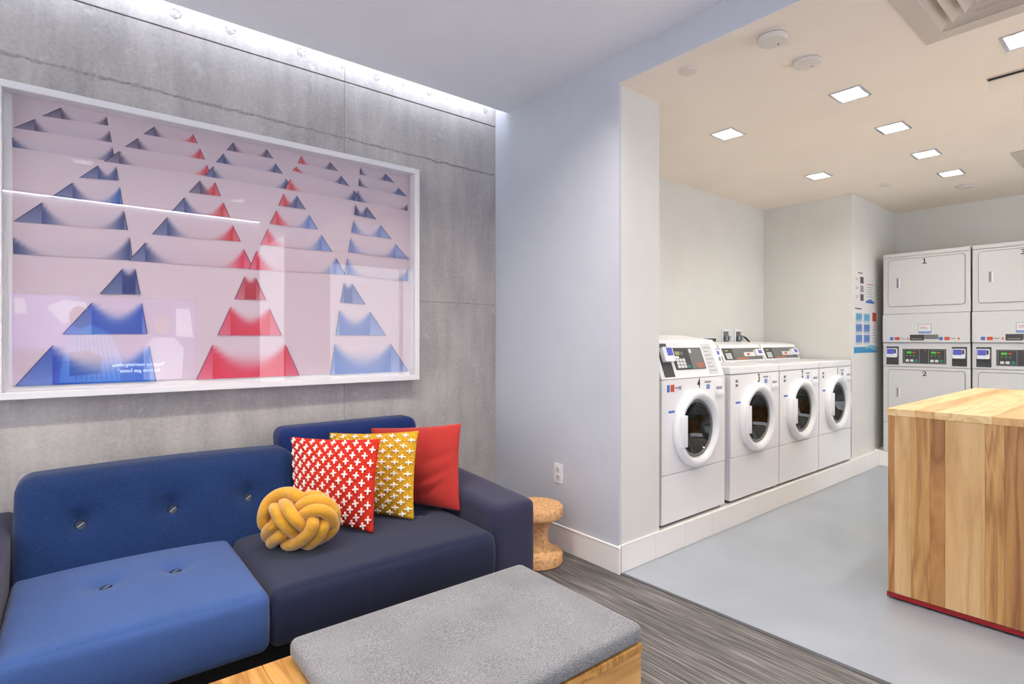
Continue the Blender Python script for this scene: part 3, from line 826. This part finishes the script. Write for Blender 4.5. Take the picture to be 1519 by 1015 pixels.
# ================================================================== BENCH TABLE + PAD
BX0, BX1, BY0, BY1, BZ = -.15, 1.368, 1.075, 1.682, .338
bt = thing('bench_table', 'low oak bench table in front of the sofa', 'table', ((BX0+BX1)/2, (BY0+BY1)/2, 0)); bo = Vector(((BX0+BX1)/2, (BY0+BY1)/2, 0))
nx = 8; ww = (BX1-BX0)/nx
for i in range(nx):
    a = BX0+ww*i; MB().box(a+.0004, a+ww-.0004, BY0, BY1, BZ-.026, BZ, .0015, 1).make('top_plank', 'oak_table', bt).location = -bo
def panel(n_, *a): MB().box(*a, .0015, 1).make(n_, 'oak_side', bt).location = -bo
panel('side_panel', BX0+.004, BX1-.004, BY0+.002, BY0+.024, .03, BZ-.027); panel('side_panel', BX0+.004, BX1-.004, BY1-.024, BY1-.002, .03, BZ-.027)
panel('end_panel', BX0+.002, BX0+.024, BY0+.025, BY1-.025, .03, BZ-.027); panel('end_panel', BX1-.024, BX1-.002, BY0+.025, BY1-.025, .03, BZ-.027)
for x in (BX0+.06, BX1-.06):
    for y in (BY0+.06, BY1-.06): MB().lathe([(.018, 0), (.02, .03)], 14, Matrix.Translation((x, y, 0))).make('foot', 'black', bt, True).location = -bo
def fp(p, u, v, w_):
    if w_ > 0: p.z += .006*math.cos(u*math.pi/2)*math.cos(v*math.pi/2)
    return p
pad = soft(.488, BX1+.004, BY0-.004, BY1-.010, BZ+.0005, BZ+.062, .024, 24, fp).make('bench_pad', 'felt_grey', None, 'all', origin=(.93, 1.37, BZ))
tag(pad, 'grey felt seat pad lying on the oak bench table', 'seat pad')

# ================================================================== CORK STOOL, OUTLET
cs = thing('cork_stool', 'turned cork side table with a waisted stem, between the sofa arm and the white wall', 'stool', (2.080, 2.392, 0))
MB().lathe([(.142, 0), (.15, .006), (.152, .05), (.146, .062), (.11, .078), (.078, .10), (.068, .135), (.066, .17), (.074, .205), (.10, .238), (.135, .258), (.15, .266), (.153, .275), (.153, .318), (.147, .326), (.10, .324), (.001, .323)], 48).make('body', 'cork', cs, 50)
ot = thing('wall_outlet', 'white double power outlet on the white wall above the cork stool', 'outlet', (XW, 2.454, .459))
MB().box(-.006, 0, -.037, .037, -.06, .06, .003, 2).make('plate', 'plastic_white', ot)
for s_ in (-1, 1):
    so = MB().rrect(-.017, .017, -.017+s_*.024, .017+s_*.024, -.009, -.004, .01, 5, Matrix.Rotation(R(-90), 4, 'Z')).make('socket', 'enamel2', ot)
    for dy in (-.006, .006): MB().box(-.0098, -.008, dy-.0012, dy+.0012, s_*.024-.002, s_*.024+.008).make('slot', 'ink', so)
    MB().box(-.0098, -.008, -.002, .002, s_*.024-.011, s_*.024-.007).make('slot', 'ink', so)

# ================================================================== WASHERS
WW = .722
def slant(y0, z0, ang):
    """x stays, local -y is outward, local z runs up the slope"""
    return Matrix.Translation((0, y0, z0)) @ Matrix.Rotation(-ang, 4, 'X')
def console(parent, y0, z0, full):
    """sloped control housing; full = the one facing the aisle"""
    h, top, d = (.255, .105, .22) if full else (.155, .075, .16)
    prof = [(y0, z0), (y0+top*.78, z0+h*.90), (y0+top*.84, z0+h*.94), (y0+top+d, z0+h+(.018 if full else .012)), (y0+top+d, z0)]
    mb = MB(); n = len(prof)
    for x in (.006, WW-.006): mb.v += [(x, y, z) for y, z in prof]
    mb.f = [tuple(range(n)), tuple(range(n, 2*n))[::-1]]+[(i, i+n, (i+1) % n+n, (i+1) % n) for i in range(n)]; mb.m = [0]*len(mb.f)
    co = mb.make('console', 'enamel', parent)
    ang = math.atan2(top*.78, h*.90); M = slant(y0, z0, ang); sl_ = math.hypot(top*.78, h*.90)
    kz = sl_/.202
    def pc(name, mat, x0, x1, a, b, t=.003, r=0):
        mb = MB(); a, b, r = a*kz, b*kz, r*min(1, kz)
        if r: mb.rrect(x0, x1, a, b, -t, 0, r, 4, M)
        else: mb.box(x0, x1, -t, 0, a, b, .0008, 1, M)
        return mb.make(name, mat, co)
    if full:
        pc('reader_plate', 'charcoal', .045, .150, .010, .190)
        pc('card_reader', 'plastic_white', .062, .165, .088, .165, .03, .01)
        pc('reader_screen', 'reader_blue', .098, .155, .118, .160, .032)
        pc('reader_clip', 'plastic_white', .150, .200, .100, .112, .034)
        pc('control_panel', 'charcoal', .185, .520, .045, .165, .004, .004)
        pc('panel_half', 'panel_grey', .365, .515, .048, .162, .0046)
        pc('display', 'lcd', .215, .262, .125, .145, .006); pc('display', 'panel_grey', .268, .30, .127, .143, .006)
        for r_ in range(3):
            for c in range(3): pc('key', 'key_grey', .205+c*.034, .232+c*.034, .054+r_*.018, .069+r_*.018, .007, .003)
        pc('start_key', 'green', .306, .345, .053, .069, .007, .003)
        pc('lettering', 'orange', .415, .50, .068, .076, .0052); pc('lettering', 'orange', .428, .50, .054, .061, .0052)
        pc('dial_mark', 'key_grey', .372, .398, .135, .158, .0056, .008)
        pc('instruction_label', 'enamel2', .545, .655, .012, .187, .0015)
        for k in range(7): pc('instruction_line', 'print_grey', .555, .645-(k % 3)*.02, .03+k*.022, .035+k*.022, .002)
    else:
        pc('control_panel', 'panel_grey', .03, .69, .020, .165, .004, .004)
        pc('keypad_panel', 'charcoal', .04, .19, .024, .160, .005)
        pc('display', 'lcd', .065, .12, .125, .142, .006)
        for r_ in range(3):
            for c in range(3): pc('key', 'key_grey', .06+c*.032, .085+c*.032, .034+r_*.024, .054+r_*.024, .007, .003)
        pc('lettering', 'orange', .235, .42, .028, .042, .0052)
        pc('notice', 'paper', .37, .57, .060, .110, .006); pc('notice_print', 'logo_red', .42, .47, .072, .098, .0065)
        pc('card_reader', 'plastic_white', .55, .68, .055, .135, .03, .01); pc('reader_screen', 'reader_blue', .59, .655, .078, .122, .032)
    return co
def washer(x, num, label, full):
    t = thing('washing_machine', label, 'washer', L(x, .028, .138), TH, 'row of washers')
    bd = MB()
    for a in ((.004, .012, .0155, .74, .022, .892), (WW-.012, WW-.004, .0155, .74, .022, .892), (.012, WW-.012, .732, .74, .022, .892), (.012, WW-.012, .0155, .732, .880, .892), (.012, WW-.012, .0155, .732, .022, .034)): bd.box(*a, .002, 1)
    bd.make('body', 'enamel', t)
    MB().box(.010, WW-.010, .03, .70, .0, .03).make('foot_rail', 'gap', t)
    # front panel with the round door opening
    cx, cz = WW*.495, .575
    mb = MB(); NN = 48; x0_, x1_, z0_, z1_ = .002, WW-.002, .318, .893
    inner = []; outer = []
    for k in range(NN):
        a = 2*math.pi*k/NN; ca_, sa_ = math.cos(a), math.sin(a); inner.append((cx+.195*ca_, cz+.195*sa_))
        tx = ((x1_-cx)/ca_ if ca_ > 1e-6 else ((x0_-cx)/ca_ if ca_ < -1e-6 else 9)); tz = ((z1_-cz)/sa_ if sa_ > 1e-6 else ((z0_-cz)/sa_ if sa_ < -1e-6 else 9)); tt = min(tx, tz)
        outer.append((cx+tt*ca_, cz+tt*sa_))
    for cxx, czz in ((x0_, z0_), (x1_, z0_), (x1_, z1_), (x0_, z1_)):       # snap to the four corners
        k = min(range(NN), key=lambda i: (outer[i][0]-cxx)**2+(outer[i][1]-czz)**2); outer[k] = (cxx, czz)
    mb.add([(x, 0, z) for x, z in inner+outer]+[(x, .015, z) for x, z in inner+outer],
           [f for k in range(NN) for f in ((k, (k+1) % NN, NN+(k+1) % NN, NN+k), (2*NN+k, 3*NN+k, 3*NN+(k+1) % NN, 2*NN+(k+1) % NN), (NN+k, NN+(k+1) % NN, 3*NN+(k+1) % NN, 3*NN+k), (k, 2*NN+k, 2*NN+(k+1) % NN, (k+1) % NN))])
    fp_ = mb.make('front_panel', 'enamel', t)
    MB().box(.002, WW-.002, 0, .016, .02, .314, .006, 2).make('lower_panel', 'enamel', t)
    if full:
        console(t, .002, .897, True)
    else:
        MB().box(.0, WW, -.002, .745, .896, .950, .008, 2).make('worktop', 'enamel', t)
        MB().box(.10, WW-.10, .06, .42, .9495, .9525, .001, 1).make('lid_inset', 'enamel2', t)
        console(t, .46, .951, False)
    # door
    D = Matrix.Translation((cx, 0, cz)) @ Matrix.Rotation(R(90), 4, 'X')     # lathe z -> -y
    do = MB().lathe([(.243, -.001), (.246, .012), (.244, .028), (.236, .040), (.220, .046), (.204, .042), (.192, .032), (.186, .018), (.182, .008)], 56, D, cap=False)
    door = do.make('door', 'plastic_white', t, 'all')
    MB().lathe([(.184, .008), (.178, .018), (.170, .018), (.165, .010)], 48, D, cap=False).make('door_seal', 'panel_grey', door, 'all')
    MB().lathe([(.170, .014), (.14, -.010), (.09, -.045), (.04, -.062), (.001, -.066)], 48, D, cap=False).make('door_glass', 'door_glass', door, 'all')
    # drum seen through the glass
    dr = MB().lathe([(.19, .010), (.19, -.25), (.15, -.27), (.001, -.275)], 40, D, cap=False)
    for k in range(3):
        a = R(30+120*k); dr.tube([D @ Vector((.175*math.cos(a), .175*math.sin(a), zz)) for zz in (-.04, -.12, -.24)], .022, 8)
    dr.make('drum', 'drum', door, 40)
    MB().box(cx-.214, cx-.160, -.054, -.028, cz-.098, cz+.098, .005, 2).make('door_handle', 'plastic_white', door, 30)
    hp = [(cx+.10, cz+.212), (cx+.19, cz+.175), (cx+.255, cz+.11), (cx+.28, cz+.045), (cx+.28, cz-.045), (cx+.255, cz-.11), (cx+.19, cz-.175), (cx+.10, cz-.212), (cx+.20, cz-.10), (cx+.215, cz), (cx+.20, cz+.10)]
    n = len(hp); mb = MB(); mb.add([(a, -.034, b) for a, b in hp]+[(a, 0, b) for a, b in hp], [tuple(range(n)), tuple(range(n, 2*n))[::-1]]+[(i, i+n, (i+1) % n+n, (i+1) % n) for i in range(n)])
    mb.make('hinge_cover', 'plastic_white', door)
    # dispenser
    dp = MB().box(.578, .690, -.006, .004, .742, .872, .004, 2).make('dispenser', 'plastic_white', fp_, 30)
    MB().box(.600, .672, -.0075, -.005, .808, .826, .002, 1).make('dispenser_slot', 'print_grey', t)
    MB().box(.594, .678, -.020, -.005, .766, .800, .008, 2).make('dispenser_grip', 'plastic_white', t, 30)
    def st(n_, m_, a, b, c, d): MB().box(a, b, -.0012, .001, c, d).make(n_, m_, fp_)
    if full:
        st('card_logo', 'logo_blue', .055, .082, .818, .862); st('card_logo', 'logo_red', .092, .130, .818, .862)
        st('card_logo', 'print_grey', .14, .172, .836, .846); st('card_logo', 'print_grey', .176, .205, .828, .850)
    else:
        st('notice_sticker', 'panel_grey', .07, .10, .838, .858); st('notice_sticker', 'panel_grey', .07, .10, .808, .828)
    st('maker_badge', 'logo_blue', .07, .135, .690, .704)
    st('cycle_sticker', 'print_grey', .470, .545, .856, .868); st('cycle_sticker', 'print_blue', .490, .530, .815, .845)
    text('number', num, .085, 'ink', Matrix.Translation((.40, -.0012, .855)) @ Matrix.Rotation(R(90), 4, 'X') @ Matrix.Scale(.8, 4, (1, 0, 0)), fp_)
    return t
washer(.428, '4', 'white front-loading washer number 4 with a tall sloped control panel, next to the pier', True)
washer(1.222, '3', 'white front-loading washer number 3, right of the one with the tall control panel', False)
washer(1.957, '2', 'white front-loading washer number 2, third along the row', False)
washer(2.690, '1', 'white front-loading washer number 1, farthest along the row by the wall corner', False)
# supply boxes on the alcove wall
for i, (x, lab) in enumerate(((2.68, 'small white water supply box with grey valves on the alcove wall, left one'), (2.92, 'small white water supply box with a black hose on the alcove wall, right one'))):
    t = thing('supply_box', lab, 'wall box', L(x, .888, 1.24), TH, 'supply boxes')
    bx = MB()
    for a in ((-.07, .07, -.012, .0, .0, .02), (-.07, .07, -.012, .0, .12, .14), (-.07, -.05, -.012, .0, .02, .12), (.05, .07, -.012, .0, .02, .12)): bx.box(*a, .002, 1)
    bx.make('box_frame', 'plastic_white', t); MB().box(-.05, .05, -.003, -.0005, .02, .12).make('box_back', 'panel_grey', t)
    for sx in (-.025, .025): MB().lathe([(.012, 0), (.012, .03), (.017, .03), (.017, .045)], 12, Matrix.Translation((sx, -.03, .03))).make('valve', 'steel', t, True)
    if i: MB().tube([(.02, -.03, .075), (.06, -.05, .06), (.12, -.06, .02), (.15, -.07, -.12)], .009, 8).make('hose', 'black', t, True)
t = thing('wall_slot', 'flat dark cable slot on the alcove wall behind the washers', 'wall fitting', L(2.36, .888, 1.252), TH)
MB().box(-.14, .14, -.02, 0, 0, .05, .003, 1).make('cover', 'plastic_white', t); MB().box(-.12, .12, -.024, -.018, .01, .04, .002, 1).make('opening', 'charcoal', t)

# ================================================================== DRYERS
DW = .690
def dryer(y, nums, label):
    t = thing('stacked_dryer', label, 'dryer', L(4.068, y, .160), TH-R(90), 'stacked dryers')
    MB().box(.004, DW-.004, .016, .68, .0, 1.970, .004, 1).make('body', 'enamel_dryer', t)
    MB().box(.001, DW-.001, 0, .018, 1.938, 1.974, .004, 2).make('top_cap', 'enamel_dryer', t)
    def doorset(z0, z1, fz0, fz1, hz, num, nz):
        fp_ = MB().box(.001, DW-.001, 0, .018, fz0, fz1, .003, 1).make('front_panel', 'enamel_dryer', t)
        MB().rrect(.043, DW-.037, z0-.004, z1+.004, -.0012, .002, .026).make('door_gap', 'gap', fp_)
        d = MB().rrect(.047, DW-.041, z0, z1, -.008, .002, .023).make('door', 'enamel_dryer', t)
        MB().rrect(.100, .160, hz-.062, hz+.062, -.0105, -.006, .012).make('handle_plate', 'enamel_dryer', d)
        MB().box(.117, .135, -.0112, -.009, hz-.046, hz+.046, .0008, 1).make('handle_recess', 'print_grey', d)
        MB().box(.136, .147, -.022, -.008, hz-.05, hz+.05, .004, 2).make('handle_grip', 'plastic_white', d)
        if num == '1': MB().box(.345-.019, .345+.019, -.0092, -.0075, nz-.0255, nz-.0185).make('number', 'ink', d); MB().box(.345-.014, .345+.002, -.0092, -.0075, nz+.014, nz+.020).make('number', 'ink', d)
        if num: text('number', num, .062, 'ink', Matrix.Translation((.345, -.0085, nz)) @ Matrix.Rotation(R(90), 4, 'X') @ Matrix.Scale(1.25, 4, (1, 0, 0)), d)
    doorset(1.450, 1.910, 1.374, 1.935, 1.68, nums[0], 1.876)
    doorset(.330, .822, .296, .852, .598, nums[1], .790)
    MB().box(.001, DW-.001, 0, .018, .002, .292, .003, 1).make('kick_panel', 'enamel_dryer', t)
    mp = MB().box(.001, DW-.001, -.022, .018, 1.092, 1.370, .006, 2).make('mid_panel', 'enamel_dryer', t)
    cp = MB().box(.001, DW-.001, -.004, .018, .856, 1.088, .003, 1).make('control_strip', 'enamel_dryer', t)
    def st(par, n_, m_, a, b, c, d, y_=-.0235, th_=.002): return MB().box(a, b, y_, y_+th_, c, d).make(n_, m_, par)
    for ox in (.065, .46):
        st(mp, 'card_logo', 'logo_blue', ox, ox+.03, 1.115, 1.145); st(mp, 'card_logo', 'logo_red', ox+.042, ox+.082, 1.115, 1.145)
        st(mp, 'card_logo', 'print_grey', ox+.09, ox+.125, 1.126, 1.134); st(mp, 'card_logo', 'orange', ox+.142, ox+.155, 1.120, 1.138)
    st(mp, 'notice_strip', 'charcoal', .232, .345, 1.112, 1.168); st(mp, 'notice_strip', 'panel_grey', .345, .455, 1.125, 1.168)
    st(mp, 'notice_line', 'print_grey', .245, .330, 1.124, 1.130, -.0245)
    pf = st(mp, 'card_holder', 'panel_grey', .300, .402, 1.185, 1.268, -.0235); 
    st(mp, 'holder_card', 'paper', .303, .399, 1.200, 1.265, -.0248); st(mp, 'holder_print', 'print_blue', .303, .399, 1.180, 1.200, -.0248)
    st(mp, 'holder_print', 'logo_red', .315, .365, 1.235, 1.240, -.0256); st(mp, 'holder_print', 'print_grey', .315, .375, 1.222, 1.226, -.0256)
    for (a, b) in ((.030, .135), (.555, .665)):
        pl_ = st(cp, 'reader_plate', 'charcoal', a, b, .872, 1.052, -.006, .004)
        MB().rrect(a+.006, b-.010, .945, 1.035, -.030, -.005, .010).make('card_reader', 'plastic_white', cp)
        MB().rrect(a+.012, b-.032, .978, 1.028, -.033, -.029, .006).make('reader_screen', 'reader_blue', cp)
        MB().box(b-.030, b-.016, -.032, -.029, .985, 1.025).make('reader_keys', 'charcoal', cp)
    st(cp, 'display_panel', 'charcoal', .168, .512, .888, 1.030, -.007, .005)
    for ox in (.178, .375):
        for fr_ in ((0, .128, .125, .128), (0, .128, 0, .003), (0, .003, 0, .128), (.125, .128, 0, .128)):
            st(cp, 'display_frame', 'print_grey', ox+fr_[0], ox+fr_[1], .895+fr_[2], .895+fr_[3], -.0082, .002)
        st(cp, 'display_digits', 'led_green', ox+.022, ox+.062, .985, 1.005, -.0084, .002); st(cp, 'display_digits', 'orange', ox+.070, ox+.092, .990, 1.002, -.0084, .002)
        for k in range(3): st(cp, 'indicator', 'led_green', ox+.022+k*.028, ox+.030+k*.028, .960, .970, -.0084, .002)
        for k in range(3): MB().rrect(ox+.016+k*.036, ox+.042+k*.036, .905, .928, -.0095, -.006, .004).make('key', 'key_grey' if k < 2 else 'green', cp)
    st(cp, 'indicator', 'logo_red', .345, .356, 1.008, 1.018, -.0084, .002)
dryer(-.040, ('1', '2'), 'white stacked dryer with doors 1 and 2, nearest the posters')
dryer(-.741, ('3', ''), 'white stacked dryer at the right edge behind the wooden worktable')

# ================================================================== POSTERS
def poster(x0, x1, z0, z1, label):
    t = thing('poster', label, 'poster', L((x0+x1)/2, .04, z0), TH, 'posters by the dryers')
    MB().box(-(x1-x0)/2, (x1-x0)/2, -.003, -.0005, 0, z1-z0).make('sheet', 'paper', t)
    return t, x1-x0, z1-z0
def pr(t, n_, m_, a, b, c, d, y_=-.0038): MB().box(a, b, y_, y_+.001, c, d).make(n_, m_, t)
t, W_, H_ = poster(3.508, 4.150, 1.150, 1.615, 'large notice poster with blue pictograms and a blue wave strip')
hw = W_/2
for r_ in range(3):
    for c in range(2):
        a = -hw+.05+c*.21; z = .10+r_*.105
        pr(t, 'pictogram', ('print_blue', 'print_blue', 'print_teal')[r_], a, a+.165, z, z+.078)
        for k in range(3): pr(t, 'pictogram_figure', 'print_deep' if r_ == 2 else 'logo_blue', a+.03+k*.045, a+.055+k*.045, z+.012+.006*k, z+.064, -.0044)
        pr(t, 'caption', 'print_grey', a, a+.14, z-.014, z-.008)
pr(t, 'red_box', 'logo_red', hw-.14, hw-.035, .315, .405)
for k in range(6): pr(t, 'text_line', 'print_grey', hw-.13, hw-.05-(k % 2)*.02, .11+k*.03, .117+k*.03)
pr(t, 'text_line', 'print_dark', -hw+.03, -hw+.20, .425, .437)
pr(t, 'wave_strip', 'print_deep', -hw+.005, hw-.005, .0, .058)
mb = MB(); N_ = 16; vs_ = []
for k in range(N_+1):
    u = k/N_; x = -.02+u*(hw-.0+.01); vs_ += [(x, -.0045, .030+.014*math.sin(u*5)), (x, -.0045, .056+.022*math.sin(u*math.pi)*(1 if u < .9 else .8))]
mb.add(vs_, [(2*k, 2*k+2, 2*k+3, 2*k+1) for k in range(N_)]); mb.make('wave_shape', 'print_teal', t)
t, W_, H_ = poster(3.535, 3.795, 1.63, 1.955, 'narrow notice sheet with three small photos in a column')
for k in range(3):
    pr(t, 'photo', ('print_dark', 'print_grey', 'print_dark')[k], .01, .10, .20-k*.085, .265-k*.085); pr(t, 'text_line', 'print_grey', -.11, -.03, .24-k*.085, .246-k*.085); pr(t, 'text_line', 'logo_red', -.11, -.05, .225-k*.085, .231-k*.085)
pr(t, 'text_line', 'print_dark', -.05, .07, .295, .305)
t, W_, H_ = poster(3.822, 4.060, 1.645, 1.845, 'small notice sheet with a blue foot strip')
for k in range(5): pr(t, 'text_line', 'print_grey', -.09, .08-(k % 2)*.03, .06+k*.024, .066+k*.024)
pr(t, 'text_line', 'logo_red', -.08, .09, .182, .19); pr(t, 'foot_strip', 'logo_blue', -.115, .115, .0, .022); pr(t, 'foot_strip', 'print_deep', -.06, .06, .022, .038)

# ================================================================== WORKTABLE (island)
IX0, IX1, IY1, IZ = .804, 2.66, -1.020, .936
isl = thing('worktable', 'solid ash wood worktable with a red base rail in the laundry room', 'table', L((IX0+IX1)/2, -1.46, 0), TH)
ic = ((IX0+IX1)/2, -1.46)
def ib(n_, m_, x0, x1, y0, y1, z0, z1, b=.001):
    o = MB().box(x0-ic[0], x1-ic[0], y0-ic[1], y1-ic[1], z0, z1, b, 1).make(n_, m_, isl); return o
IY0 = -1.90
ybs = [IY1-.006, -1.052, -1.122, -1.196, -1.252, -1.394, -1.46, -1.54, -1.64, -1.74, IY0+.006]
tone = ['ash_dark', 'ash_light', 'ash_mid', 'ash_dark', 'ash_light', 'ash_mid', 'ash_dark', 'ash_light', 'ash_mid', 'ash_light']
for i in range(len(ybs)-1):
    ib('front_plank', tone[i], IX0+.002, IX0+.026, ybs[i+1]+.0002, ybs[i]-.0002, .034, IZ-.0345)
    ib('back_plank', tone[-1-i], IX1-.026, IX1-.002, ybs[i+1]+.0002, ybs[i]-.0002, .034, IZ-.0345)
n = 14
for i in range(n):
    a = IX0+.026+(IX1-IX0-.052)*i/n; b = IX0+.026+(IX1-IX0-.052)*(i+1)/n
    ib('side_plank', ['ash_mid', 'ash_light', 'ash_dark'][i % 3], a+.0002, b-.0002, IY1-.030, IY1-.006, .034, IZ-.0345)
    ib('side_plank', ['ash_light', 'ash_dark', 'ash_mid'][i % 3], a+.0002, b-.0002, IY0+.006, IY0+.030, .034, IZ-.0345)
tb = [IY1, -1.138, -1.214, -1.418, -1.52, -1.66, -1.78, IY0]
for i in range(len(tb)-1): ib('top_plank', ['top_light', 'top_mid', 'top_light', 'top_mid', 'top_light', 'top_mid', 'top_light'][i], IX0, IX1, tb[i+1]+.0002, tb[i]-.0002, IZ-.034, IZ, .0008)
for a in ((IX0+.004, IX0+.03, IY0, IY1), (IX1-.03, IX1+.004, IY0, IY1), (IX0+.03, IX1-.03, IY1-.03, IY1), (IX0+.03, IX1-.03, IY0, IY0+.03)): ib('base_rail', 'red_metal', *a, .010, .032)
for x in (IX0+.05, IX1-.05):
    for y in (IY0+.05, IY1-.045): ib('foot', 'black', x-.02, x+.02, y-.02, y+.02, 0, .0105)

# ================================================================== CEILING FITTINGS
def vent(a, b, c, d, label):
    t = thing('ceiling_vent', label, 'vent', L((a+b)/2, (c+d)/2, ZL), TH, 'ceiling vents')
    hx, hy = (b-a)/2, (d-c)/2
    fr = MB()
    for r_ in ((-hx, hx, -hy, -hy+.08), (-hx, hx, hy-.08, hy), (-hx, -hx+.08, -hy+.08, hy-.08), (hx-.08, hx, -hy+.08, hy-.08)): fr.box(*r_, -.006, -.0005, .002, 1)
    fr.make('frame', 'vent_warm', t)
    k = 0; o = .075
    while hx-o > .04:
        i_, j_ = hx-o, hy-o; i2, j2 = max(.004, i_-.07), max(.004, j_-.07)
        v = [(-i_, -j_, -.003), (i_, -j_, -.003), (i_, j_, -.003), (-i_, j_, -.003), (-i2, -j2, .045), (i2, -j2, .045), (i2, j2, .045), (-i2, j2, .045)]
        v = [(x, y, z) for x, y, z in v]
        mb = MB(); v2 = [(x*.985, y*.985, z+.003) for x, y, z in v]
        mb.add(v+v2, [(0, 1, 5, 4), (1, 2, 6, 5), (2, 3, 7, 6), (3, 0, 4, 7), (8, 12, 13, 9), (9, 13, 14, 10), (10, 14, 15, 11), (11, 15, 12, 8), (4, 5, 13, 12), (5, 6, 14, 13), (6, 7, 15, 14), (7, 4, 12, 15)])
        mb.make('louvre', 'vent_warm', t); o += .052
    MB().box(-hx+.07, hx-.07, -hy+.07, hy-.07, .075, .08).make('duct_back', 'gap', t)
vent(*VENTS[0], 'large square ceiling vent with stepped louvres at the top right')
vent(*VENTS[1], 'square ceiling vent over the dryers at the right edge')
def disc(x, y, r, h, label, name='smoke_detector', slots=False):
    t = thing(name, label, 'detector' if name == 'smoke_detector' else 'sprinkler', L(x, y, ZL), TH)
    MB().lathe([(r*.98, 0), (r, -.004), (r, -h*.55), (r*.93, -h), (r*.5, -h*1.06), (.001, -h*1.08)], 40).make('housing', 'device_white', t, 40)
    if slots:
        MB().lathe([(r*1.005, -h*.30), (r*1.005, -h*.42)], 40, cap=False).make('vent_slit', 'print_grey', t, True)
        MB().lathe([(.004, -h*1.0), (.004, -h*1.12)], 10, Matrix.Translation((r*.5, -r*.2, 0))).make('indicator', 'print_dark', t)
disc(.165, -.757, .063, .034, 'round smoke detector nearest the ceiling edge', slots=True)
disc(.530, -.757, .066, .020, 'flat round ceiling detector behind the smoke detector', slots=True)
disc(.157, -.330, .045, .012, 'small round sprinkler cover plate near the ceiling edge', 'sprinkler_cover')
disc(3.358, -.265, .045, .012, 'small sprinkler cover plate far back over the wall corner', 'sprinkler_cover')
disc(3.94, -.717, .060, .022, 'smoke detector farthest back over the dryers', slots=True)
t = thing('exit_sign', 'edge-on hanging clear exit sign with a dark slot housing', 'sign', L(1.48, -1.42, ZL), TH)
MB().box(-.020, .020, -.15, .135, -.006, .0, .002, 1).make('housing', 'vent_warm', t); MB().box(-.012, .006, -.145, .130, -.012, -.004, .001, 1).make('slot', 'black', t)
MB().box(.006, .011, -.145, .130, -.075, -.004, .001, 1).make('panel', 'window_glass', t)

# ================================================================== TELEVISION behind the viewer (seen reflected in the print's glass)
TX0, TX1, TZ0, TZ1 = -.52, 1.14, .82, 1.755
tv = thing('television', 'large wall television showing an interview, behind the viewer', 'television', ((TX0+TX1)/2, YB, (TZ0+TZ1)/2), R(180))
tw, thh = (TX1-TX0)/2, (TZ1-TZ0)/2
MB().box(-tw-.012, tw+.012, -.05, -.001, -thh-.012, thh+.012, .004, 2).make('casing', 'black', tv)
V2, F2, C2 = [], [], []
def tp(pts, c, lay):
    o = len(V2); V2.extend([(x, -.0505-lay, z) for x, z in pts]); C2.extend([(*lin(c), 1)]*len(pts)); F2.append(tuple(range(o, o+len(pts))))
def ell(cx, cz, rx, rz, c, lay, n=28): tp([(cx+rx*math.cos(2*math.pi*k/n), cz+rz*math.sin(2*math.pi*k/n)) for k in range(n)], c, lay)
tp([(-tw, -thh), (tw, -thh), (tw, thh), (-tw, thh)], (105, 92, 160), 0)
tp([(.28, -.10), (tw, -.10), (tw, thh), (.28, thh)], (150, 140, 215), .0004)
tp([(.20, .22), (.42, .16), (.55, .34), (.40, .42), (.22, .40)], (215, 222, 250), .0005)
tp([(.70, .26), (.80, .26), (.80, .42), (.72, .42)], (225, 225, 250), .0005)
tp([(-.80, .02), (-.62, .04), (-.62, .36), (-.76, .36)], (215, 215, 245), .0005)
# seated figure in a striped shirt and a second figure in white
tp([(.45, -thh), (-.08, -thh), (-.10, -.24), (.0, .06), (.18, .16), (.34, .06), (.40, -.12)], (120, 165, 235), .0008)
for k in range(9): tp([(-.06+k*.045, -.44), (-.05+k*.045, -.44), (.03+k*.034, .02), (.02+k*.034, .02)], (55, 85, 160), .0010)
ell(.28, .24, .085, .115, (120, 90, 90), .0012); ell(.62, -.28, .17, .15, (80, 68, 98), .0012); tp([(.36, -.40), (.10, -.38), (.08, -.20), (.20, -.12), (.36, -.15)], (66, 60, 80), .0012)
tp([(-.30, -thh), (-.68, -thh), (-.70, -.10), (-.60, .02), (-.40, .02), (-.30, -.1)], (210, 210, 242), .0008)
ell(-.48, .16, .075, .105, (165, 132, 132), .0012)
me = bpy.data.meshes.new('screen'); me.from_pydata(V2, [], F2); ca = me.color_attributes.new('Col', 'FLOAT_COLOR', 'POINT')
for k, c in enumerate(C2): ca.data[k].color = c
me.materials.append(MATS['tv_picture']); so_ = bpy.data.objects.new('screen', me); COL.objects.link(so_); so_.parent = tv
emit('tv_text', (225, 240, 255), TV_E*3)
for k, (s_, b_) in enumerate(((.056, '"helping working-class'), (.056, 'families get loans"'))):
    text('caption', b_, s_, 'tv_text', Matrix.Translation((-.26, -.053, -.29-.068*k)) @ Matrix.Rotation(R(90), 4, 'X'), tv)
